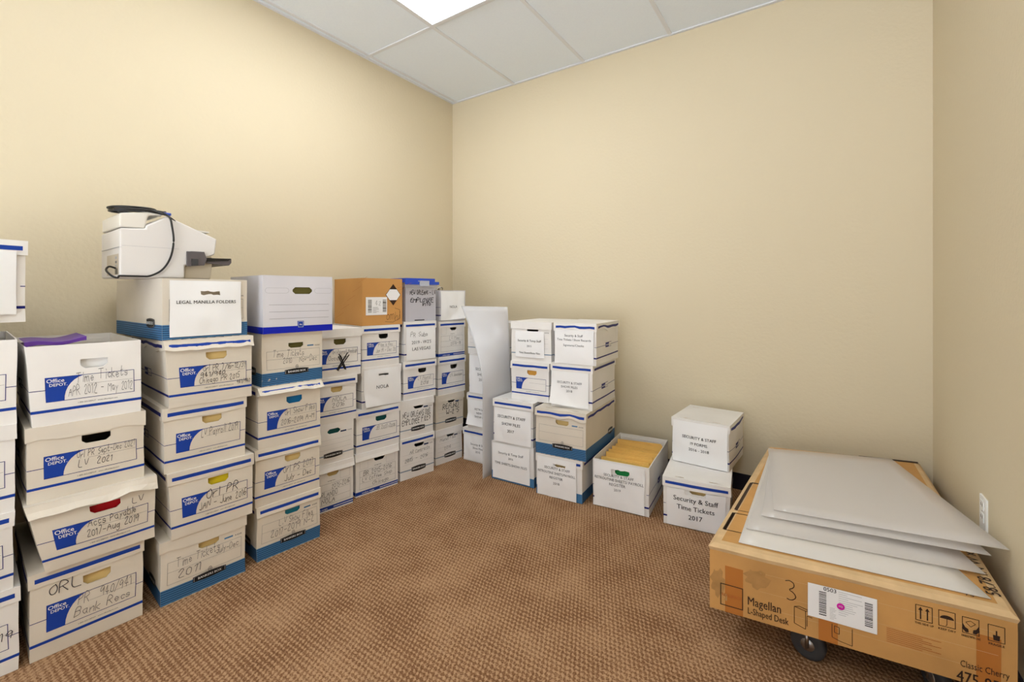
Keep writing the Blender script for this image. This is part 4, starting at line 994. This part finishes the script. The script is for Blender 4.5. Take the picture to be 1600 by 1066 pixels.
# ------------------------------------------------------------------ light lens panels fanned on the carton
def pt(u, v, z): return Vector((*W(*gp(u, v, z)), z))
def panel(c, label, sag=.0, m='lens', n=10, rip=0.0):
    c = [Vector(q) for q in c]
    for q in c: q.x = min(q.x, WR-.004); q.y = min(q.y, WB-.004)
    mb = MB(); base = sum(c, Vector())/4; base.z = min(q.z for q in c)
    def g(i, j):
        s, t = i/n, j/n; p = (c[0]*(1-s)+c[1]*s)*(1-t)+(c[3]*(1-s)+c[2]*s)*t
        p.z -= sag*math.sin(math.pi*s)*math.sin(math.pi*t)
        return p-base
    mb.grid(g, n, n, m, smooth=True)
    o = mb.build('light_panel'); o.location = base; md = o.modifiers.new('thick', 'SOLIDIFY'); md.thickness = .002; md.offset = 1
    tag(o, label, 'plastic panel', 'translucent light panels on the carton'); return o
z = zt_+.002
panel([pt(1154, 848, z), pt(1549, 937, z), pt(1300, 716, z), pt(1203, 706, z)], 'flat white panel lowest of the pile, its front edge nearest the carton edge', m='lens_base')
z += .006
panel([pt(1166, 826, z), pt(1540, 898, z+.004), pt(1345, 722, z), pt(1207, 708, z)], 'translucent panel second from the bottom of the pile on the carton')
z += .008
panel([pt(1190, 806, z), pt(1549, 869, z+.030), pt(1385, 724, z), pt(1206, 705, z)], 'translucent panel second from the top, its corner lifting towards the outlet')
z += .008
tipz = .425
panel([pt(1209, 797, z), pt(1581, 861, tipz), pt(1393, 718, z), pt(1200, 701, z)], 'topmost translucent panel, its pointed corner leaning on the right wall', sag=.004)

# ------------------------------------------------------------------ wall outlet
k_ = (1539-CU)/F; Zo = (WR*1.0)/(k_*CT-ST); q = W(k_*Zo, Zo); zo = CH-(803-HV)*Zo/F
ot = thing('wall_outlet', 'white electrical outlet plate low on the right wall', 'outlet', (WR, q[1], zo-.06), 0)
mb = MB(); mb.slab(-.006, 0, -.036, .036, 0, .118, 'outlet', n=.2); mb.build('plate', ot)
for zz in (.032, .074):
    mb = MB(); mb.slab(-.0085, -.006, -.017, .017, zz-.0, zz+.030, 'outlet', n=.1); mb.slab(-.009, -.0085, -.009, -.006, zz+.012, zz+.022, 'dkgrey', n=.1); mb.slab(-.009, -.0085, .006, .009, zz+.012, zz+.022, 'dkgrey', n=.1); mb.build('socket', ot)
mb = MB(); mb.slab(-.0075, -.006, -.003, .003, .066, .070, 'metal', n=.1); mb.build('screw', ot)

# ------------------------------------------------------------------ printer on the legal manilla box
PP = gp(250, 951); dP = ld(38); inw = (-dP[1], dP[0]); PP = (PP[0]+inw[0]*.06, PP[1]+inw[1]*.06)
pa = line_hit(PP, dP, 187); zb0 = b5['z1']
def pl(u, v):                                      # near side plane -> local x (m), z (m above base)
    q = line_hit(PP, dP, u); x = (q[0]-pa[0])*dP[0]+(q[1]-pa[1])*dP[1]; return x, CH-(v-HV)*q[1]/F-zb0
xr = pl(339, 400)[0]; dpP = .30
cw_ = W(pa[0], pa[1]); dw = W(*dP); rzP = math.atan2(dw[1], dw[0])
pr = thing('printer', 'white multifunction printer turned sideways on top of the LEGAL MANILLA FOLDERS box', 'printer', (*rot(cw_, rzP, xr/2, dpP/2), zb0+.001), rzP)
offp = (xr/2, dpP/2, .001)
zt1 = pl(200, 357)[1]                              # top of the main body
def rnd(prof, m, y0, y1, name, par=pr, rl=.0):
    mb = MB(); mb.prism(prof, y0, y1, m); o = mb.build(name, par, offp)
    bv = o.modifiers.new('bev', 'BEVEL'); bv.width = .008 if not rl else rl; bv.segments = 3; bv.limit_method = 'ANGLE'; bv.angle_limit = math.radians(40)
    me = o.data; bmx = bmesh.new(); bmx.from_mesh(me); bmesh.ops.remove_doubles(bmx, verts=bmx.verts, dist=1e-5); bmesh.ops.recalc_face_normals(bmx, faces=bmx.faces); bmx.to_mesh(me); bmx.free()
    return o
xs_ = lambda u: pl(u, 400)[0]
zz_ = lambda u, v: pl(u, v)[1]
body = [(0, .003), (xs_(289), .003), (xs_(289), zz_(289, 415)), (xs_(336), zz_(336, 398)), (xs_(339), zz_(339, 374)), (xs_(262), zz_(262, 338)), (xs_(228), zz_(228, 352)), (xs_(228), zz_(228, 357)), (0, zz_(187, 356))]
rnd(body, 'printer', 0, dpP, 'body', rl=.012)
lower = [(xs_(288), .003), (xs_(331), .003), (xs_(334), zz_(334, 412)), (xs_(334), zz_(334, 401)), (xs_(288), zz_(288, 414))]
rnd(lower, 'recess', .015, dpP-.01, 'paper_drawer', rl=.004)
scn = [(xs_(187.5), zz_(187, 354)), (xs_(227), zz_(227, 357)), (xs_(233), zz_(233, 337)), (xs_(258), zz_(258, 336)), (xs_(232), zz_(232, 331)), (xs_(187.5), zz_(187, 332))]
rnd(scn, 'printer2', .006, dpP-.006, 'scanner_lid', rl=.006)
tr = [(xs_(284), zz_(284, 353)), (xs_(343), zz_(343, 361)), (xs_(343), zz_(343, 358.5)), (xs_(284), zz_(284, 350.5))]
rnd(tr, 'printer2', .12, dpP-.01, 'document_tray', rl=.001)
mb = MB(); mb.prism([(xs_(310), zz_(310, 365)), (xs_(336), zz_(336, 369)), (xs_(336), zz_(336, 360)), (xs_(308), zz_(308, 356))], .16, .24, 'recess'); mb.build('tray_support', pr, offp)
mb = MB()
mb.slab(xs_(291), xs_(297), -.010, .0, zz_(291, 416), zz_(291, 393), 'dkgrey', n=.1); mb.slab(xs_(297), xs_(312), -.012, .0, zz_(300, 413.5), zz_(300, 409), 'dkgrey', n=.1)
mb.prism([(xs_(297), zz_(297, 416)), (xs_(318), zz_(318, 415)), (xs_(322), zz_(322, 405)), (xs_(318), zz_(318, 394)), (xs_(297), zz_(297, 393))], -.009, 0, 'dkgrey')
mb.slab(xs_(298), xs_(308), -.014, -.009, zz_(303, 415), zz_(303, 405), 'rubber', n=.1); mb.build('tray_hinge', pr, offp)
mb = MB()
mb.prism([(xs_(320), zz_(320, 411)), (xs_(358), zz_(358, 415)), (xs_(361.5), zz_(361, 411)), (xs_(361.5), zz_(361, 405)), (xs_(320), zz_(320, 403))], .0, .24, 'dkgrey')
mb.prism([(xs_(320), zz_(320, 409)), (xs_(356), zz_(356, 408)), (xs_(361), zz_(361, 404.5)), (xs_(320), zz_(320, 403.5))], -.004, .23, 'blackp')
mb.build('output_tray', pr, offp)
# port recess on the rear (left) end
mb = MB(); zr = zz_(187, 396)
fl = Face2(mb, lambda a_, b_, e: (-e, dpP-a_, b_))
y_ = dpP
fl.rect(.10, .012, .285, zr, 'recess'); fl.up(); fl.rect(.235, zr*.62, .262, zr*.72, 'dkgrey'); fl.rect(.235, zr*.48, .262, zr*.56, 'lgrey'); fl.rect(.235, zr*.80, .262, zr*.90, 'lgrey'); fl.rect(.232, zr*.16, .272, zr*.40, 'blackp')
mb.build('port_panel', pr, offp)
mb = MB(); mb.slab(-.004, 0.006, -.0005, dpP-.02, zz_(187, 386), zz_(187, 386)+.001, 'lgrey', n=.3); mb.slab(.006, xs_(280), -.0006, 0, zz_(230, 386), zz_(230, 386)+.0008, 'lgrey', n=.3); mb.build('seam', pr, offp)
# cable
cb = thing('power_cable', 'black power cable coiled on top of the white printer and plugged into its back', 'cable', tuple(pr.location), rzP)
mb = MB()
def L3(x, y, z): return (x-offp[0], y-offp[1], z)
ztop = zz_(210, 331)+.005
coil = []
xc0, rxx = xs_(224), .088
for t_ in range(0, 190):
    a_ = t_/190*2*math.pi*5; k = .85+.15*math.sin(t_*.09)
    coil.append(L3(xc0+rxx*k*math.cos(a_)+.006*math.sin(t_*.13), .09+.06*k*math.sin(a_), ztop+.003+.004*(t_//38)+.003*math.sin(t_*.21)))
end = coil[-1]
mb.tube(coil, .0038, 'blackp', 8); mb.build('coil', cb)
mb = MB()
P_ = [(xs_(230), .03, zz_(230, 329)), (xs_(250), .012, zz_(250, 331)), (xs_(263), -.010, zz_(263, 340)), (xs_(267), -.014, zz_(267, 355)), (xs_(269.5), -.014, zz_(269, 378)), (xs_(265), -.014, zz_(265, 402)), (xs_(254), -.014, zz_(254, 420)), (xs_(238), -.014, zz_(238, 430)),
      (xs_(218), -.013, zz_(218, 434.5)), (xs_(198), -.013, zz_(198, 436)), (-.016, -.012, zz_(187, 434)), (-.030, .01, .016), (-.032, .035, .030), (-.020, .050, .042), (-.002, .050, .036)]
def cr(P, n=8):
    P = [Vector(p) for p in P]; P = [P[0]]+P+[P[-1]]; R = []
    for i in range(1, len(P)-2):
        for k in range(n):
            t = k/n; a, b, c, e = P[i-1:i+3]
            R.append(.5*((2*b)+(c-a)*t+(2*a-5*b+4*c-e)*t*t+(3*b-a-3*c+e)*t**3))
    R.append(P[-2]); return R
mb.tube([L3(p.x, p.y, p.z if p.z > .0065 or p.x < -.005 else .0065) for p in cr(P_)], .0036, 'blackp', 8); mb.build('loose_length', cb)
mb = MB(); mb.tube([L3(xs_(252), .02, zz_(252, 333)), L3(xs_(266), -.004, zz_(266, 336))], .006, 'bluelid', 8); mb.build('blue_connector', cb)
mb = MB(); mb.tube([L3(xs_(180), .02, ztop), L3(xs_(205), .01, ztop+.004), L3(xs_(235), .004, zz_(235, 331)+.006), L3(xs_(262), .002, zz_(262, 339)+.004), L3(xs_(277), .004, zz_(277, 350)+.004)], .0036, 'blackp', 8); mb.build('cord_end', cb)
